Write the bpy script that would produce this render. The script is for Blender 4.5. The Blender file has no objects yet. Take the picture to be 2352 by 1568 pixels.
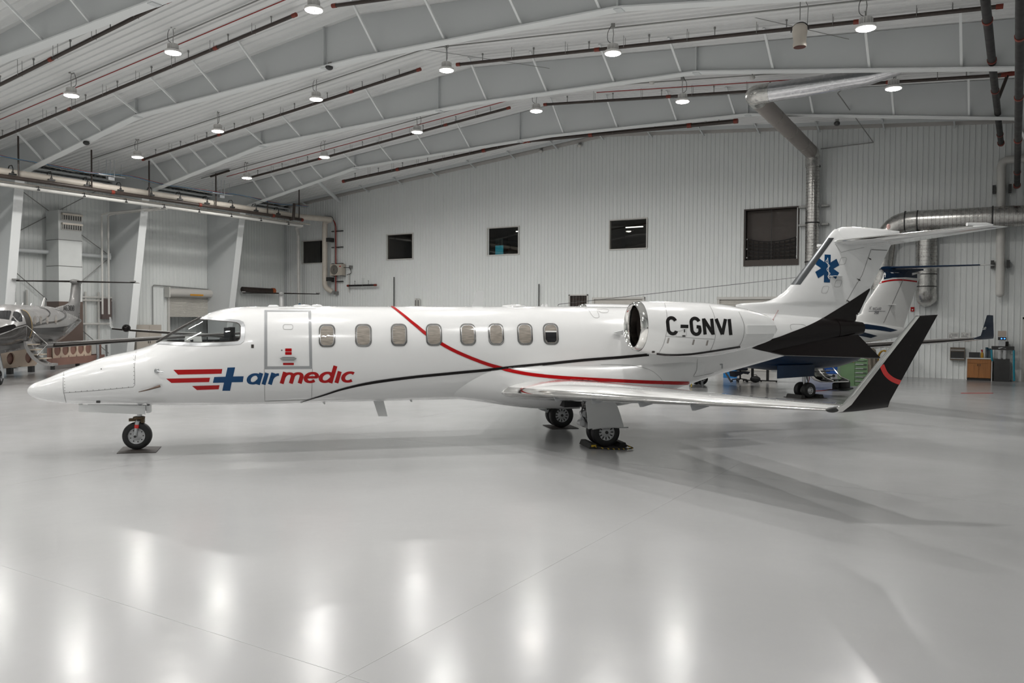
import bpy, bmesh, math, random
from mathutils import Vector, Matrix
from mathutils.bvhtree import BVHTree
from mathutils.geometry import tessellate_polygon
random.seed(7)
R = math.radians
SC = bpy.context.scene
COL = SC.collection

# ------------------------------------------------------------------ camera, world, exposure
F = 1837.0                                   # focal length in pixels of the 2352 x 1568 frame
YAW, PIT, ROL = R(31.41), R(-1.61), R(.34)
CAM = (18.648, -37.276, 2.33)
def _axes():
    cy, sy = math.cos(YAW), math.sin(YAW)
    cp, sp = math.cos(PIT), math.sin(PIT)
    cr, sr = math.cos(ROL), math.sin(ROL)
    r = Vector((cy, sy, 0)); f = Vector((-sy*cp, cy*cp, sp)); u = Vector((sy*sp, -cy*sp, cp))
    return r*cr + u*sr, u*cr - r*sr, f
CR, CU, CF = _axes()
camd = bpy.data.cameras.new('camera'); camo = bpy.data.objects.new('camera', camd); COL.objects.link(camo)
mm = Matrix((CR, CU, -CF)).transposed().to_4x4(); mm.translation = Vector(CAM)
camo.matrix_world = mm
camd.sensor_width = 36.0; camd.lens = 36.0*F/2352.0; camd.clip_end = 300
SC.camera = camo

wd = bpy.data.worlds.new('world'); SC.world = wd; wd.use_nodes = True
wd.node_tree.nodes['Background'].inputs[0].default_value = (.55, .6, .68, 1)
wd.node_tree.nodes['Background'].inputs[1].default_value = 0.0
wd.cycles.sampling_method = 'NONE'
SC.view_settings.view_transform = 'Standard'
SC.view_settings.look = 'None'
SC.view_settings.exposure = -0.86
SC.view_settings.gamma = 1.0
SC.view_settings.use_curve_mapping = False
SC.cycles.max_bounces = 5; SC.cycles.diffuse_bounces = 3; SC.cycles.glossy_bounces = 2; SC.cycles.transmission_bounces = 4; SC.cycles.transparent_max_bounces = 8
SC.cycles.caustics_reflective = False; SC.cycles.caustics_refractive = False; SC.cycles.adaptive_threshold = .06; SC.cycles.light_sampling_threshold = .03

LAMP_W = 330.0                               # watts of each high-bay lamp
LENS_E = 60.0

# ------------------------------------------------------------------ pixel rays
def ray(px, py):
    return (CF + CR*((px-1176)/F) + CU*((784-py)/F))
def hit(px, py, n, d):
    r = ray(px, py); n = Vector(n); c = Vector(CAM)
    return c + r*((d - n.dot(c))/n.dot(r))
def onX(px, py, x): return hit(px, py, (1, 0, 0), x)
def onY(px, py, y): return hit(px, py, (0, 1, 0), y)
def onZ(px, py, z=0.0): return hit(px, py, (0, 0, 1), z)
def depth(p): return (Vector(p)-Vector(CAM)).dot(CF)
def ppm(p): return F/depth(p)                # pixels per metre at a point

# ------------------------------------------------------------------ helpers
def tag(o, label=None, cat=None, group=None, kind=None):
    if label: o['label'] = label
    if cat: o['category'] = cat
    if group: o['group'] = group
    if kind: o['kind'] = kind
    return o
def empty(name, loc=(0, 0, 0), rz=0.0, label=None, cat=None, group=None, kind=None):
    o = bpy.data.objects.new(name, None); COL.objects.link(o)
    o.location = loc; o.rotation_euler = (0, 0, rz); o.empty_display_size = .2
    return tag(o, label, cat, group, kind)
def copy_tree(o, parent=None):
    c = o.copy(); COL.objects.link(c)
    if parent is not None: c.parent = parent
    for ch in list(o.children): copy_tree(ch, c)
    return c

class MB:
    def __init__(self): self.v = []; self.f = []
    def add(self, vs, fs):
        b = len(self.v); self.v += [tuple(p) for p in vs]; self.f += [tuple(i+b for i in f) for f in fs]
        return self
    def box(self, c, s, rz=0.0, M=None):
        hx, hy, hz = s[0]/2, s[1]/2, s[2]/2; vs = []
        for z in (-hz, hz):
            for y in (-hy, hy):
                for x in (-hx, hx): vs.append(Vector((x, y, z)))
        if M is not None: vs = [M @ p for p in vs]
        elif rz: 
            m = Matrix.Rotation(rz, 3, 'Z'); vs = [m @ p for p in vs]
        vs = [p+Vector(c) for p in vs]
        return self.add(vs, [(0, 2, 3, 1), (4, 5, 7, 6), (0, 1, 5, 4), (2, 6, 7, 3), (0, 4, 6, 2), (1, 3, 7, 5)])
    def box2(self, a, b):
        return self.box([(a[i]+b[i])/2 for i in range(3)], [abs(b[i]-a[i]) for i in range(3)])
    def bar(self, a, b, w, h, up=(0, 0, 1)):
        a, b = Vector(a), Vector(b); d = b-a; L = d.length; d.normalize()
        u = Vector(up); x = d.cross(u)
        if x.length < 1e-4: x = d.cross(Vector((1, 0, 0)))
        x.normalize(); u = x.cross(d).normalized()
        M = Matrix((d, x, u)).transposed()
        return self.box((a+b)/2, (L, w, h), M=M)
    def tube(self, path, r, n=10, caps=True, closed=False):
        P = [Vector(p) for p in path]; m = len(P)
        rr = r if isinstance(r, (list, tuple)) else [r]*m
        t0 = (P[1]-P[0]).normalized()
        x = t0.orthogonal().normalized(); rings = []
        tp = t0
        for i in range(m):
            if closed: t = (P[(i+1) % m]-P[i-1]).normalized()
            elif i == 0: t = t0
            elif i == m-1: t = (P[i]-P[i-1]).normalized()
            else: t = ((P[i]-P[i-1]).normalized()+(P[i+1]-P[i]).normalized()).normalized()
            q = tp.rotation_difference(t); x = (q @ x); x = (x-t*x.dot(t)).normalized(); y = t.cross(x); tp = t
            k = 1.0
            if 0 < i < m-1 and not closed:
                c = (P[i]-P[i-1]).normalized().dot(t); k = 1/max(c, .5)
            rings.append([P[i]+(x*math.cos(2*math.pi*j/n)+y*math.sin(2*math.pi*j/n))*rr[i]*(1 if k == 1 else 1+(k-1)*.5) for j in range(n)])
        return self.loft(rings, caps=caps and not closed, ring_closed=closed)
    def loft(self, rings, caps=True, ring_closed=False, closed=True):
        n = len(rings[0]); m = len(rings); vs = [p for rg in rings for p in rg]; fs = []
        for i in range(m if ring_closed else m-1):
            a = i*n; b = ((i+1) % m)*n
            for j in range(n if closed else n-1):
                k = (j+1) % n; fs.append((a+j, a+k, b+k, b+j))
        if caps:
            fs.append(tuple(range(n-1, -1, -1))); fs.append(tuple(range((m-1)*n, m*n)))
        return self.add(vs, fs)
    def lathe(self, prof, c, axis, n=24, caps=True):
        ax = Vector(axis).normalized(); x = ax.orthogonal().normalized(); y = ax.cross(x); c = Vector(c)
        rings = [[c+ax*h+(x*math.cos(2*math.pi*j/n)+y*math.sin(2*math.pi*j/n))*max(r, 1e-4) for j in range(n)] for r, h in prof]
        return self.loft(rings, caps=caps)
    def prism(self, poly, d):
        d = Vector(d); n = len(poly); P = [Vector(p) for p in poly]
        vs = P+[p+d for p in P]
        fs = [tuple(range(n-1, -1, -1)), tuple(range(n, 2*n))]
        for i in range(n): k = (i+1) % n; fs.append((i, k, n+k, n+i))
        return self.add(vs, fs)
    def sphere(self, c, r, n=12, m=8, sc=(1, 1, 1)):
        rings = []
        for i in range(m+1):
            a = math.pi*(i/m); a = min(max(a, .02), math.pi-.02)
            rings.append([(c[0]+r*sc[0]*math.sin(a)*math.cos(2*math.pi*j/n), c[1]+r*sc[1]*math.sin(a)*math.sin(2*math.pi*j/n), c[2]+r*sc[2]*math.cos(a)) for j in range(n)])
        return self.loft(rings)
    def mesh(self, name, smooth=False, ang=38):
        me = bpy.data.meshes.new(name); me.from_pydata(self.v, [], self.f); me.update()
        bm = bmesh.new(); bm.from_mesh(me); bmesh.ops.recalc_face_normals(bm, faces=bm.faces); bm.to_mesh(me); bm.free()
        if smooth:
            me.shade_smooth(); me.set_sharp_from_angle(angle=R(ang))
        return me
    def build(self, name, mat, parent=None, smooth=False, ang=38, label=None, cat=None, group=None, kind=None):
        me = self.mesh(name, smooth, ang)
        for m in (mat if isinstance(mat, (list, tuple)) else [mat]): me.materials.append(m)
        o = bpy.data.objects.new(name, me); COL.objects.link(o)
        if parent is not None: o.parent = parent
        return tag(o, label, cat, group, kind)
def inst(name, me, parent=None, loc=(0, 0, 0), rot=(0, 0, 0), **kw):
    o = bpy.data.objects.new(name, me); COL.objects.link(o)
    o.location = loc; o.rotation_euler = rot
    if parent is not None: o.parent = parent
    return tag(o, **kw)

def arc(c, r, a0, a1, n, ax=0, ay=2):
    out = []
    for i in range(n+1):
        a = R(a0+(a1-a0)*i/n); p = [c[0], c[1], c[2]]; p[ax] += r*math.cos(a); p[ay] += r*math.sin(a); out.append(Vector(p))
    return out
def rounded(path, r, n=5):
    """round the corners of a polyline"""
    P = [Vector(p) for p in path]; out = [P[0]]
    for i in range(1, len(P)-1):
        a = (P[i-1]-P[i]); b = (P[i+1]-P[i]); k = min(r, a.length*.49, b.length*.49)
        A = P[i]+a.normalized()*k; B = P[i]+b.normalized()*k
        for j in range(n+1):
            t = j/n; out.append(A*(1-t)**2+P[i]*2*t*(1-t)+B*t*t)
    out.append(P[-1]); return out
def lerp_tab(tab, x):
    if x <= tab[0][0]: return tab[0][1]
    for i in range(len(tab)-1):
        if x <= tab[i+1][0]:
            t = (x-tab[i][0])/(tab[i+1][0]-tab[i][0])
            return tab[i][1]*(1-t)+tab[i+1][1]*t
    return tab[-1][1]
def smooth_tab(tab, x):
    """monotone-ish cubic through a table of (x, y)"""
    n = len(tab)
    if x <= tab[0][0]: return tab[0][1]
    if x >= tab[-1][0]: return tab[-1][1]
    for i in range(n-1):
        if x <= tab[i+1][0]: break
    def sl(k):
        if k == 0: return (tab[1][1]-tab[0][1])/(tab[1][0]-tab[0][0])
        if k == n-1: return (tab[-1][1]-tab[-2][1])/(tab[-1][0]-tab[-2][0])
        a = (tab[k][1]-tab[k-1][1])/(tab[k][0]-tab[k-1][0]); b = (tab[k+1][1]-tab[k][1])/(tab[k+1][0]-tab[k][0])
        return 0 if a*b <= 0 else 2*a*b/(a+b)
    h = tab[i+1][0]-tab[i][0]; t = (x-tab[i][0])/h
    return ((2*t**3-3*t*t+1)*tab[i][1]+(t**3-2*t*t+t)*h*sl(i)+(-2*t**3+3*t*t)*tab[i+1][1]+(t**3-t*t)*h*sl(i+1))

# ------------------------------------------------------------------ materials
MATS = {}
def mat(name, col, rough=.5, metal=0.0, coat=0.0, var=0.0, scale=3.0, bump=0.0, bscale=60.0, emit=None, estr=0.0, spec=.5, coatr=.03, stretch=None):
    if name in MATS: return MATS[name]
    m = bpy.data.materials.new(name); m.use_nodes = True; nt = m.node_tree; N = nt.nodes; b = N['Principled BSDF']
    b.inputs['Base Color'].default_value = (*col, 1); b.inputs['Roughness'].default_value = rough
    b.inputs['Metallic'].default_value = metal; b.inputs['Specular IOR Level'].default_value = spec
    b.inputs['Coat Weight'].default_value = coat; b.inputs['Coat Roughness'].default_value = coatr
    if emit: m.cycles.emission_sampling = 'NONE'; b.inputs['Emission Color'].default_value = (*emit, 1); b.inputs['Emission Strength'].default_value = estr
    tc = None
    if var or bump:
        tc = N.new('ShaderNodeTexCoord'); mp = N.new('ShaderNodeMapping'); nt.links.new(tc.outputs['Object'], mp.inputs['Vector'])
        if stretch: mp.inputs['Scale'].default_value = stretch
    if var:
        nz = N.new('ShaderNodeTexNoise'); nz.inputs['Scale'].default_value = scale; nz.inputs['Detail'].default_value = 1.5
        nt.links.new(mp.outputs['Vector'], nz.inputs['Vector'])
        mr = N.new('ShaderNodeMapRange'); mr.inputs['From Min'].default_value = .3; mr.inputs['From Max'].default_value = .7
        mr.inputs['To Min'].default_value = 1-var; mr.inputs['To Max'].default_value = 1+var
        nt.links.new(nz.outputs['Fac'], mr.inputs['Value'])
        mx = N.new('ShaderNodeVectorMath'); mx.operation = 'SCALE'; mx.inputs[0].default_value = col
        nt.links.new(mr.outputs['Result'], mx.inputs['Scale']); nt.links.new(mx.outputs['Vector'], b.inputs['Base Color'])
        m2 = N.new('ShaderNodeMapRange'); m2.inputs['To Min'].default_value = max(rough-.08*rough*3, 0.02); m2.inputs['To Max'].default_value = min(rough*1.25, 1)
        nt.links.new(nz.outputs['Fac'], m2.inputs['Value']); nt.links.new(m2.outputs['Result'], b.inputs['Roughness'])
    if bump:
        n2 = N.new('ShaderNodeTexNoise'); n2.inputs['Scale'].default_value = bscale; n2.inputs['Detail'].default_value = 1
        nt.links.new(mp.outputs['Vector'], n2.inputs['Vector'])
        bp = N.new('ShaderNodeBump'); bp.inputs['Strength'].default_value = bump; bp.inputs['Distance'].default_value = .01
        nt.links.new(n2.outputs['Fac'], bp.inputs['Height']); nt.links.new(bp.outputs['Normal'], b.inputs['Normal'])
    MATS[name] = m; return m
def glass_mat(name, tint=(.85, .9, .92), refl=1.5):
    m = bpy.data.materials.new(name); m.use_nodes = True; nt = m.node_tree; N = nt.nodes; N.remove(N['Principled BSDF'])
    tr = N.new('ShaderNodeBsdfTransparent'); tr.inputs[0].default_value = (*tint, 1)
    gl = N.new('ShaderNodeBsdfGlossy'); gl.inputs['Roughness'].default_value = .02
    fr = N.new('ShaderNodeFresnel'); fr.inputs[0].default_value = refl; mx = N.new('ShaderNodeMixShader')
    ge = N.new('ShaderNodeNewGeometry'); iv = N.new('ShaderNodeMath'); iv.operation = 'SUBTRACT'; iv.inputs[0].default_value = 1.0; nt.links.new(ge.outputs['Backfacing'], iv.inputs[1])
    mu = N.new('ShaderNodeMath'); mu.operation = 'MULTIPLY_ADD'; mu.inputs[2].default_value = .02; nt.links.new(fr.outputs[0], mu.inputs[0]); nt.links.new(iv.outputs[0], mu.inputs[1])
    nt.links.new(mu.outputs[0], mx.inputs[0]); nt.links.new(tr.outputs[0], mx.inputs[1]); nt.links.new(gl.outputs[0], mx.inputs[2])
    nt.links.new(mx.outputs[0], N['Material Output'].inputs['Surface']); MATS[name] = m; return m

M_WALL = mat('wall_sheet', (.81, .835, .825), .38)
M_CEIL = mat('ceiling_sheet', (.82, .825, .82), .42)
M_STEEL = mat('painted_steel', (.66, .685, .69), .42)
M_STEEL_LIT = mat('steel_paint_floor_lit', (.82, .84, .84), .4)  # steel paint made lighter: glow from the floor put into the colour
M_TRIM = mat('trim_paint', (.55, .53, .51), .45, var=.04)
M_BROWN = mat('sprinkler_pipe', (.040, .028, .023), .45, var=.2, scale=4)
M_BLKPIPE = mat('black_pipe', (.012, .010, .010), .5, var=.2, scale=4)
M_RED = mat('red_coupling', (.20, .028, .014), .45, var=.15, scale=20)
M_REDLINE = mat('red_conduit', (.30, .035, .03), .5)
M_CREAM = mat('cream_pipe', (.62, .57, .50), .45, var=.06, scale=3)
M_PVC = mat('white_pipe', (.66, .65, .62), .4, var=.04, scale=3)
M_COND = mat('grey_conduit', (.30, .30, .29), .4, metal=.5)
M_GALV = mat('galvanised_duct', (.58, .57, .55), .28, metal=1.0, var=.12, scale=6)
M_FOIL = mat('foil_duct', (.70, .70, .72), .25, metal=1.0, var=.08, scale=9, bump=.5, bscale=11)
M_DUCT = mat('grey_duct', (.30, .27, .25), .5, metal=.3, var=.08, scale=5)
M_DARK = mat('dark_metal', (.03, .03, .03), .45, var=.2)
M_BLACK = mat('black_rubber', (.010, .010, .011), .55, var=.25, scale=20, bump=.1, bscale=80)
M_FRAME = mat('window_trim', (.62, .61, .58), .4, var=.03)
M_BROWNF = mat('brown_frame', (.055, .042, .036), .5, var=.1)
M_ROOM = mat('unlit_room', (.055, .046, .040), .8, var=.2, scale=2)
M_GLASS = glass_mat('window_glass', (.80, .78, .74), 1.6)
M_CGLASS = glass_mat('cockpit_glass', (.86, .88, .88), 1.5)
M_WHITE = mat('aircraft_white', (.79, .795, .795), .20, coat=1.0, coatr=.04)
M_LGREY = mat('aircraft_grey', (.60, .61, .61), .35, coat=.4)
M_MGREY = mat('door_surround_grey', (.30, .31, .32), .4, coat=.3)
M_BLKP = mat('aircraft_black', (.008, .006, .006), .26, spec=.22)
M_REDP = mat('aircraft_red', (.40, .002, .004), .22, spec=.3)
M_BLUEP = mat('aircraft_blue', (.002, .050, .150), .22, spec=.3)
M_CHROME = mat('polished_metal', (.78, .77, .75), .09, metal=1.0, var=.05, scale=5)
M_SATIN = mat('satin_metal', (.48, .49, .50), .32, metal=1.0, var=.08, scale=12)
M_WHEEL = mat('wheel_alloy', (.62, .63, .64), .38, metal=.15, var=.06, scale=10)
M_LINE = mat('panel_gap', (.16, .16, .155), .6)
M_BLIND = mat('pleated_blind', (.26, .23, .195), .45, coat=1.0, var=.30, scale=60, stretch=(.12, .12, 1.1))
M_RUBSEAL = mat('window_seal', (.03, .024, .02), .4)
M_INT = mat('cockpit_dark', (.020, .022, .028), .7, var=.2, scale=6)
M_INTB = mat('cockpit_beige', (.34, .29, .23), .7, var=.1, scale=6)
M_PAPER = mat('paper_sheet', (.72, .72, .70), .7)

# ================================================================== THE HANGAR (X across, Y to the end wall at 0, Z up)
XL, XR, YF, RIDGE_X, RIDGE_Z = -21.65, 24.6, -46.0, 1.5, 11.78
def soffit(x): return RIDGE_Z-(RIDGE_X-x)*.092 if x < RIDGE_X else RIDGE_Z-(x-RIDGE_X)*.083
RIB = .2079

# floor ------------------------------------------------------------
def floor_material():
    m = bpy.data.materials.new('epoxy_floor'); m.use_nodes = True; nt = m.node_tree; N = nt.nodes; b = N['Principled BSDF']; L = nt.links.new
    tc = N.new('ShaderNodeTexCoord')
    nz = N.new('ShaderNodeTexNoise'); nz.inputs['Scale'].default_value = .35; nz.inputs['Detail'].default_value = 2; L(tc.outputs['Object'], nz.inputs['Vector'])
    cr = N.new('ShaderNodeValToRGB'); cr.color_ramp.elements[0].position = .3; cr.color_ramp.elements[1].position = .7
    cr.color_ramp.elements[0].color = (.365, .368, .370, 1); cr.color_ramp.elements[1].color = (.415, .418, .420, 1)
    L(nz.outputs['Fac'], cr.inputs[0]); L(cr.outputs[0], b.inputs['Base Color'])
    n2 = N.new('ShaderNodeTexNoise'); n2.inputs['Scale'].default_value = 1.6; n2.inputs['Detail'].default_value = 1; L(tc.outputs['Object'], n2.inputs['Vector'])
    mr = N.new('ShaderNodeMapRange'); mr.inputs['To Min'].default_value = .17; mr.inputs['To Max'].default_value = .23
    L(n2.outputs['Fac'], mr.inputs['Value']); L(mr.outputs[0], b.inputs['Roughness'])
    n3 = N.new('ShaderNodeTexNoise'); n3.inputs['Scale'].default_value = 5.0; n3.inputs['Detail'].default_value = 1; L(tc.outputs['Object'], n3.inputs['Vector'])
    bp = N.new('ShaderNodeBump'); bp.inputs['Strength'].default_value = .10; bp.inputs['Distance'].default_value = .012
    L(n3.outputs['Fac'], bp.inputs['Height']); L(bp.outputs['Normal'], b.inputs['Normal'])
    b.inputs['Specular IOR Level'].default_value = .5
    return m
M_FLOOR = floor_material()
fl = MB(); nx, ny = 24, 24
for i in range(nx+1):
    for j in range(ny+1): fl.v.append((XL+(XR-XL)*i/nx, YF-YF*j/ny, 0))
for i in range(nx):
    for j in range(ny):
        a = i*(ny+1)+j; fl.f.append((a, a+ny+1, a+ny+2, a+1))
floor = fl.build('floor', M_FLOOR, kind='structure')
M_JOINT = mat('joint_filler', (.43, .43, .43), .25)
for x in (-17.0, -9.0, -1.0, 7.0, 15.06):
    MB().box2((x-.002, YF+.1, .0002), (x+.002, -.1, .0012)).build('floor_joint', M_JOINT, floor)
for y in (-33.43, -25.3, -17.2, -9.1):
    MB().box2((XL+.1, y-.002, .0002), (XR-.1, y+.002, .0012)).build('floor_joint', M_JOINT, floor)

# ribbed sheet ------------------------------------------------------
def strip_profile(w):
    return [(0, 0), (w-.052, 0), (w-.040, .024), (w-.012, .024), (w, 0)]
def sheet(mb, u0, n, w, spans, fn):
    """n ribs starting at u0; spans(u) gives the list of height intervals; fn(u, depth, h) -> point"""
    for k in range(n):
        ua = u0+k*w; pr = strip_profile(w)
        for z0, z1 in spans(ua, ua+w):
            vs = []
            for du, dd in pr:
                vs.append(fn(ua+du, dd, z0(ua+du) if callable(z0) else z0)); vs.append(fn(ua+du, dd, z1(ua+du) if callable(z1) else z1))
            mb.add(vs, [(2*i, 2*i+2, 2*i+3, 2*i+1) for i in range(len(pr)-1)])
def cut(lo, hi, ua, ub, holes):
    uc = (ua+ub)/2; out = [(lo, hi)]
    for x0, x1, z0, z1 in holes:
        if x0 < uc < x1:
            new = []
            for a, b in out:
                bv = b(uc) if callable(b) else b; av = a
                if z1 <= av or z0 >= bv: new.append((a, b)); continue
                if z0 > av: new.append((a, z0))
                if z1 < bv: new.append((z1, b))
            out = new
    return out
SEAM = 5.08
def wall_sheets(parent, u0, u1, holes, top, fn):
    n = int(math.ceil((u1-u0)/RIB)); k = 0
    while k < n:
        c = min(5, n-k)
        lo = MB(); sheet(lo, u0+k*RIB, c, RIB, lambda a, b: cut(0.0, SEAM, a, b, holes), fn)
        if lo.f: lo.build('wall_panel', M_WALL, parent)
        up = MB(); sheet(up, u0+k*RIB, c, RIB, lambda a, b: cut(SEAM-.03, top, a, b, holes), lambda u, d, h: fn(u, d+.004, h))
        if up.f: up.build('wall_panel', M_WALL, parent)
        k += c
WINS = [(-20.06, -18.15, 5.85, 7.25), (-12.94, -11.0, 5.87, 7.31), (-5.71, -3.72, 5.87, 7.32), (1.68, 3.64, 5.89, 7.32), (8.49, 10.83, 4.88, 7.39)]
DOORS = [(-.56, .42, 0, 3.56), (.79, 3.54, 0, 3.44), (7.29, 9.95, 0, 3.40), (19.45, 20.5, 0, 2.45)]
wall_back = empty('wall_back', kind='structure')
wall_sheets(wall_back, XL, XR, WINS+DOORS, lambda u: soffit(u), lambda u, d, h: (u, -d, h))
wall_left = empty('wall_left', kind='structure')
LDOOR = (-8.75, -5.72, 0, 3.45)
wall_sheets(wall_left, YF, 0, [LDOOR], lambda u: 9.62, lambda u, d, h: (XL+d, u, h))
wall_right = empty('wall_right', kind='structure')
wall_sheets(wall_right, YF, 0, [], lambda u: 9.85, lambda u, d, h: (XR-d, u, h))
wall_front = empty('wall_front', kind='structure')
for k in range(10):                                       # tall sliding hangar doors behind the photographer
    x0 = XL+k*(XR-XL)/10; x1 = x0+(XR-XL)/10
    MB().box2((x0+.02, YF-.1, 0), (x1-.02, YF+(.05 if k % 2 else .0), min(soffit(x0), soffit(x1)))).build('door_leaf', M_WALL, wall_front)
# outer skins that close the sheet walls from behind
MB().box2((XL-.4, 3.2, -.05), (XR+.4, 3.3, 12.2)).build('wall_rear', M_ROOM, kind='structure')

ceiling = empty('ceiling', kind='structure')
CR_W = .29
ncs = int(-YF/CR_W); k = 0
while k < ncs:
    c = min(5, ncs-k)
    for side in (0, 1):
        mb = MB(); xa, xb = (XL, RIDGE_X) if side == 0 else (RIDGE_X, XR)
        sheet(mb, YF+k*CR_W, c, CR_W, lambda a, b: [(xa, xb)], lambda u, d, h: (h, u, soffit(h)-d*1.9))
        mb.build('ceiling_panel', M_CEIL, ceiling)
    k += c
MB().prism([(XL-.3, YF-.3, soffit(XL)+.05), (RIDGE_X, YF-.3, RIDGE_Z+.08), (XR+.3, YF-.3, soffit(XR)+.05), (XR+.3, YF-.3, 12.3), (XL-.3, YF-.3, 12.3)], (0, 3.7-YF, 0)).build('roof_deck', M_CEIL, ceiling)

# trim along the top of the end wall and the corner
tr = MB()
tr.bar((XL, -.06, soffit(XL)-.12), (RIDGE_X, -.06, RIDGE_Z-.12), .09, .17); tr.bar((RIDGE_X, -.06, RIDGE_Z-.12), (XR, -.06, soffit(XR)-.12), .09, .17)
tr.build('trim_1', M_TRIM, kind='structure')
MB().box2((XL+.02, -.12, 0), (XL+.12, -.02, 9.5)).build('trim_2', M_STEEL, kind='structure')
# eave beams along the left wall
eb = MB(); eb.box2((XL+.05, YF, 9.02), (XL+.30, -.05, 9.30)); eb.box2((XL+.05, YF, 9.40), (XL+.55, -.05, 9.46)); eb.box2((XL+.05, YF, 8.82), (XL+.10, -.05, 9.02))
eb.build('trim_3', M_STEEL, kind='structure')
MB().box2((XR-.30, YF, 9.1), (XR-.05, -.05, 9.4)).build('trim_4', M_STEEL, kind='structure')

# windows in the end wall -------------------------------------------
def window(n, x0, x1, z0, z1, deep=2.6, net=False, brown=False):
    w = empty('window_%d' % n, kind='structure')
    fm = M_BROWNF if brown else M_FRAME; t = .055
    f = MB()
    for a, b in (((x0-t, z0-t), (x1+t, z0)), ((x0-t, z1), (x1+t, z1+t)), ((x0-t, z0), (x0, z1)), ((x1, z0), (x1+t, z1))):
        f.box2((a[0], -.065, a[1]), (b[0], .12, b[1]))
    f.build('window_frame', fm, w)
    if brown:
        MB().box2((x0, -.05, z0), (x1, .10, z0+.22)).build('window_sill', M_BROWNF, w)
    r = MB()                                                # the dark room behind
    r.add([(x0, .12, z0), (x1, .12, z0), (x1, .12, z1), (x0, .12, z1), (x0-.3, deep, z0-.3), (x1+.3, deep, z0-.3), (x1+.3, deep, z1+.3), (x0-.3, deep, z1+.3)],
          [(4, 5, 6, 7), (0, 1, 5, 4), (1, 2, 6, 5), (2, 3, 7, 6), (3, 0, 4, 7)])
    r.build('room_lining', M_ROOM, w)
    if brown:
        xm = (x0+x1)/2
        MB().box2((xm-.012, .05, z0+.2), (xm+.012, .075, z1)).build('mullion', M_DARK, w)
        MB().box2((x0, .30, z0), (x1, .33, z1)).build('roller_shade', M_BROWNF, w)
        nt = MB()
        def top(x): u = (x-x0)/(x1-x0)*2-1; return z0+1.04+.19*u*u
        for i in range(10):
            x = x0+.12+(x1-x0-.24)*i/9; nt.box2((x-.028, .10, z0+.22), (x+.028, .115, top(x)))
        for j in range(6):
            for i in range(18):
                xa = x0+.1+(x1-x0-.2)*i/18; xb = x0+.1+(x1-x0-.2)*(i+1)/18; q = (j+.2)/5.2
                za = z0+.25+(top(xa)-z0-.25)*q; zb = z0+.25+(top(xb)-z0-.25)*q
                nt.bar((xa, .108, za), (xb, .108, zb), .012, .05)
        nt.build('cargo_net', mat('net_webbing', (.012, .010, .010), .8), w)
        for sx in (x0+.06, x1-.06):
            for q in (.35, .75, 1.2): MB().box2((sx-.02, .085, z0+q-.03), (sx+.02, .11, z0+q+.03)).build('net_hook', M_CHROME, w)
    else:
        MB().box2((x0, .03, z0), (x1, .042, z1)).build('pane', M_GLASS, w)
    return w
window(1, *WINS[0]); window(2, *WINS[1]); w3 = window(3, *WINS[2]); w4 = window(4, *WINS[3]); window(5, *WINS[4], brown=True)
M_TUBE_REFLECTION = mat('tube_reflection', (.8, .8, .8), .5, emit=(.92, 1, 1), estr=5)  # glowing strips stand in for tube lights reflected in the window glass
MB().box2((1.95, 1.3, 7.08), (2.9, 1.36, 7.13)).build('tube_reflection_strip', M_TUBE_REFLECTION, w4)
MB().box2((-4.7, 1.3, 7.22), (-3.9, 1.36, 7.27)).build('tube_reflection_strip', M_TUBE_REFLECTION, w3)
MB().box2((-5.55, .5, 5.9), (-5.05, .55, 6.42)).build('blue_screen', mat('blue_screen', (.03, .25, .35), .3, emit=(.03, .42, .60), estr=.55), w3)
MB().box2((-5.55, .5, 6.44), (-5.05, .55, 6.8)).build('screen_top', mat('screen_dark', (.02, .04, .05), .3), w3)

# doors in the end wall ---------------------------------------------
def shutter(name, axis, u0, u1, z0, z1, off, slat_h=.085, mt=None):
    d = empty(name, kind='structure'); mt = mt or mat('shutter_slats', (.56, .54, .50), .45, var=.03)
    def P(u, dep, z): return (u, off-dep, z) if axis == 'x' else (off+dep, u, z)
    n = int(round((z1-z0)/slat_h)); sl = MB()
    prof = [(0, 0), (.018, .3), (.02, .62), (.004, .9), (0, 1.0)]
    sl.add([P(u, dd, hh*slat_h) for dd, hh in prof for u in (u0, u1)], [(2*i, 2*i+1, 2*i+3, 2*i+2) for i in range(len(prof)-1)])
    me = sl.mesh('shutter_slat'); me.materials.append(mt)
    for k in range(n): inst('shutter_slat', me, d, (0, 0, z0+k*slat_h))
    for u in (u0, u1):
        q = MB(); q.box2(P(u-.06, -.05, 0), P(u+.06, .07, z1+.1)); q.build('guide_rail', M_FRAME, d)
    return d, P
d1, P1 = shutter('door_1', 'x', .79, 3.54, 0, 3.36, -.02, .56, mat('sectional_panel', (.55, .53, .49), .45, var=.03))
MB().box2((.73, -.11, 3.36), (3.60, .05, 3.46)).build('door_head', M_FRAME, d1)
d2, P2 = shutter('door_2', 'x', 7.29, 9.95, 0, 3.30, -.02, .085)
MB().box2((7.22, -.12, 3.30), (10.02, .05, 3.42)).build('door_head', M_FRAME, d2)
d3 = empty('door_3', kind='structure')
MB().box2((-.62, -.07, 0), (-.56, .1, 3.62)).box2((.42, -.07, 0), (.48, .1, 3.62)).box2((-.62, -.07, 3.56), (.48, .1, 3.62)).build('door_frame', M_FRAME, d3)
MB().box2((-.56, .02, 0), (.42, .06, 2.9)).build('door_leaf', mat('grey_door', (.34, .34, .33), .5), d3)
MB().box2((-.56, .03, 2.9), (.42, .05, 3.56)).build('transom_pane', mat('dark_pane', (.045, .03, .024), .12, coat=.6), d3)
g = MB()
for i in range(6): g.box2((-.5+i*.17, -.01, 2.9), (-.485+i*.17, .03, 3.56))
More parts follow.
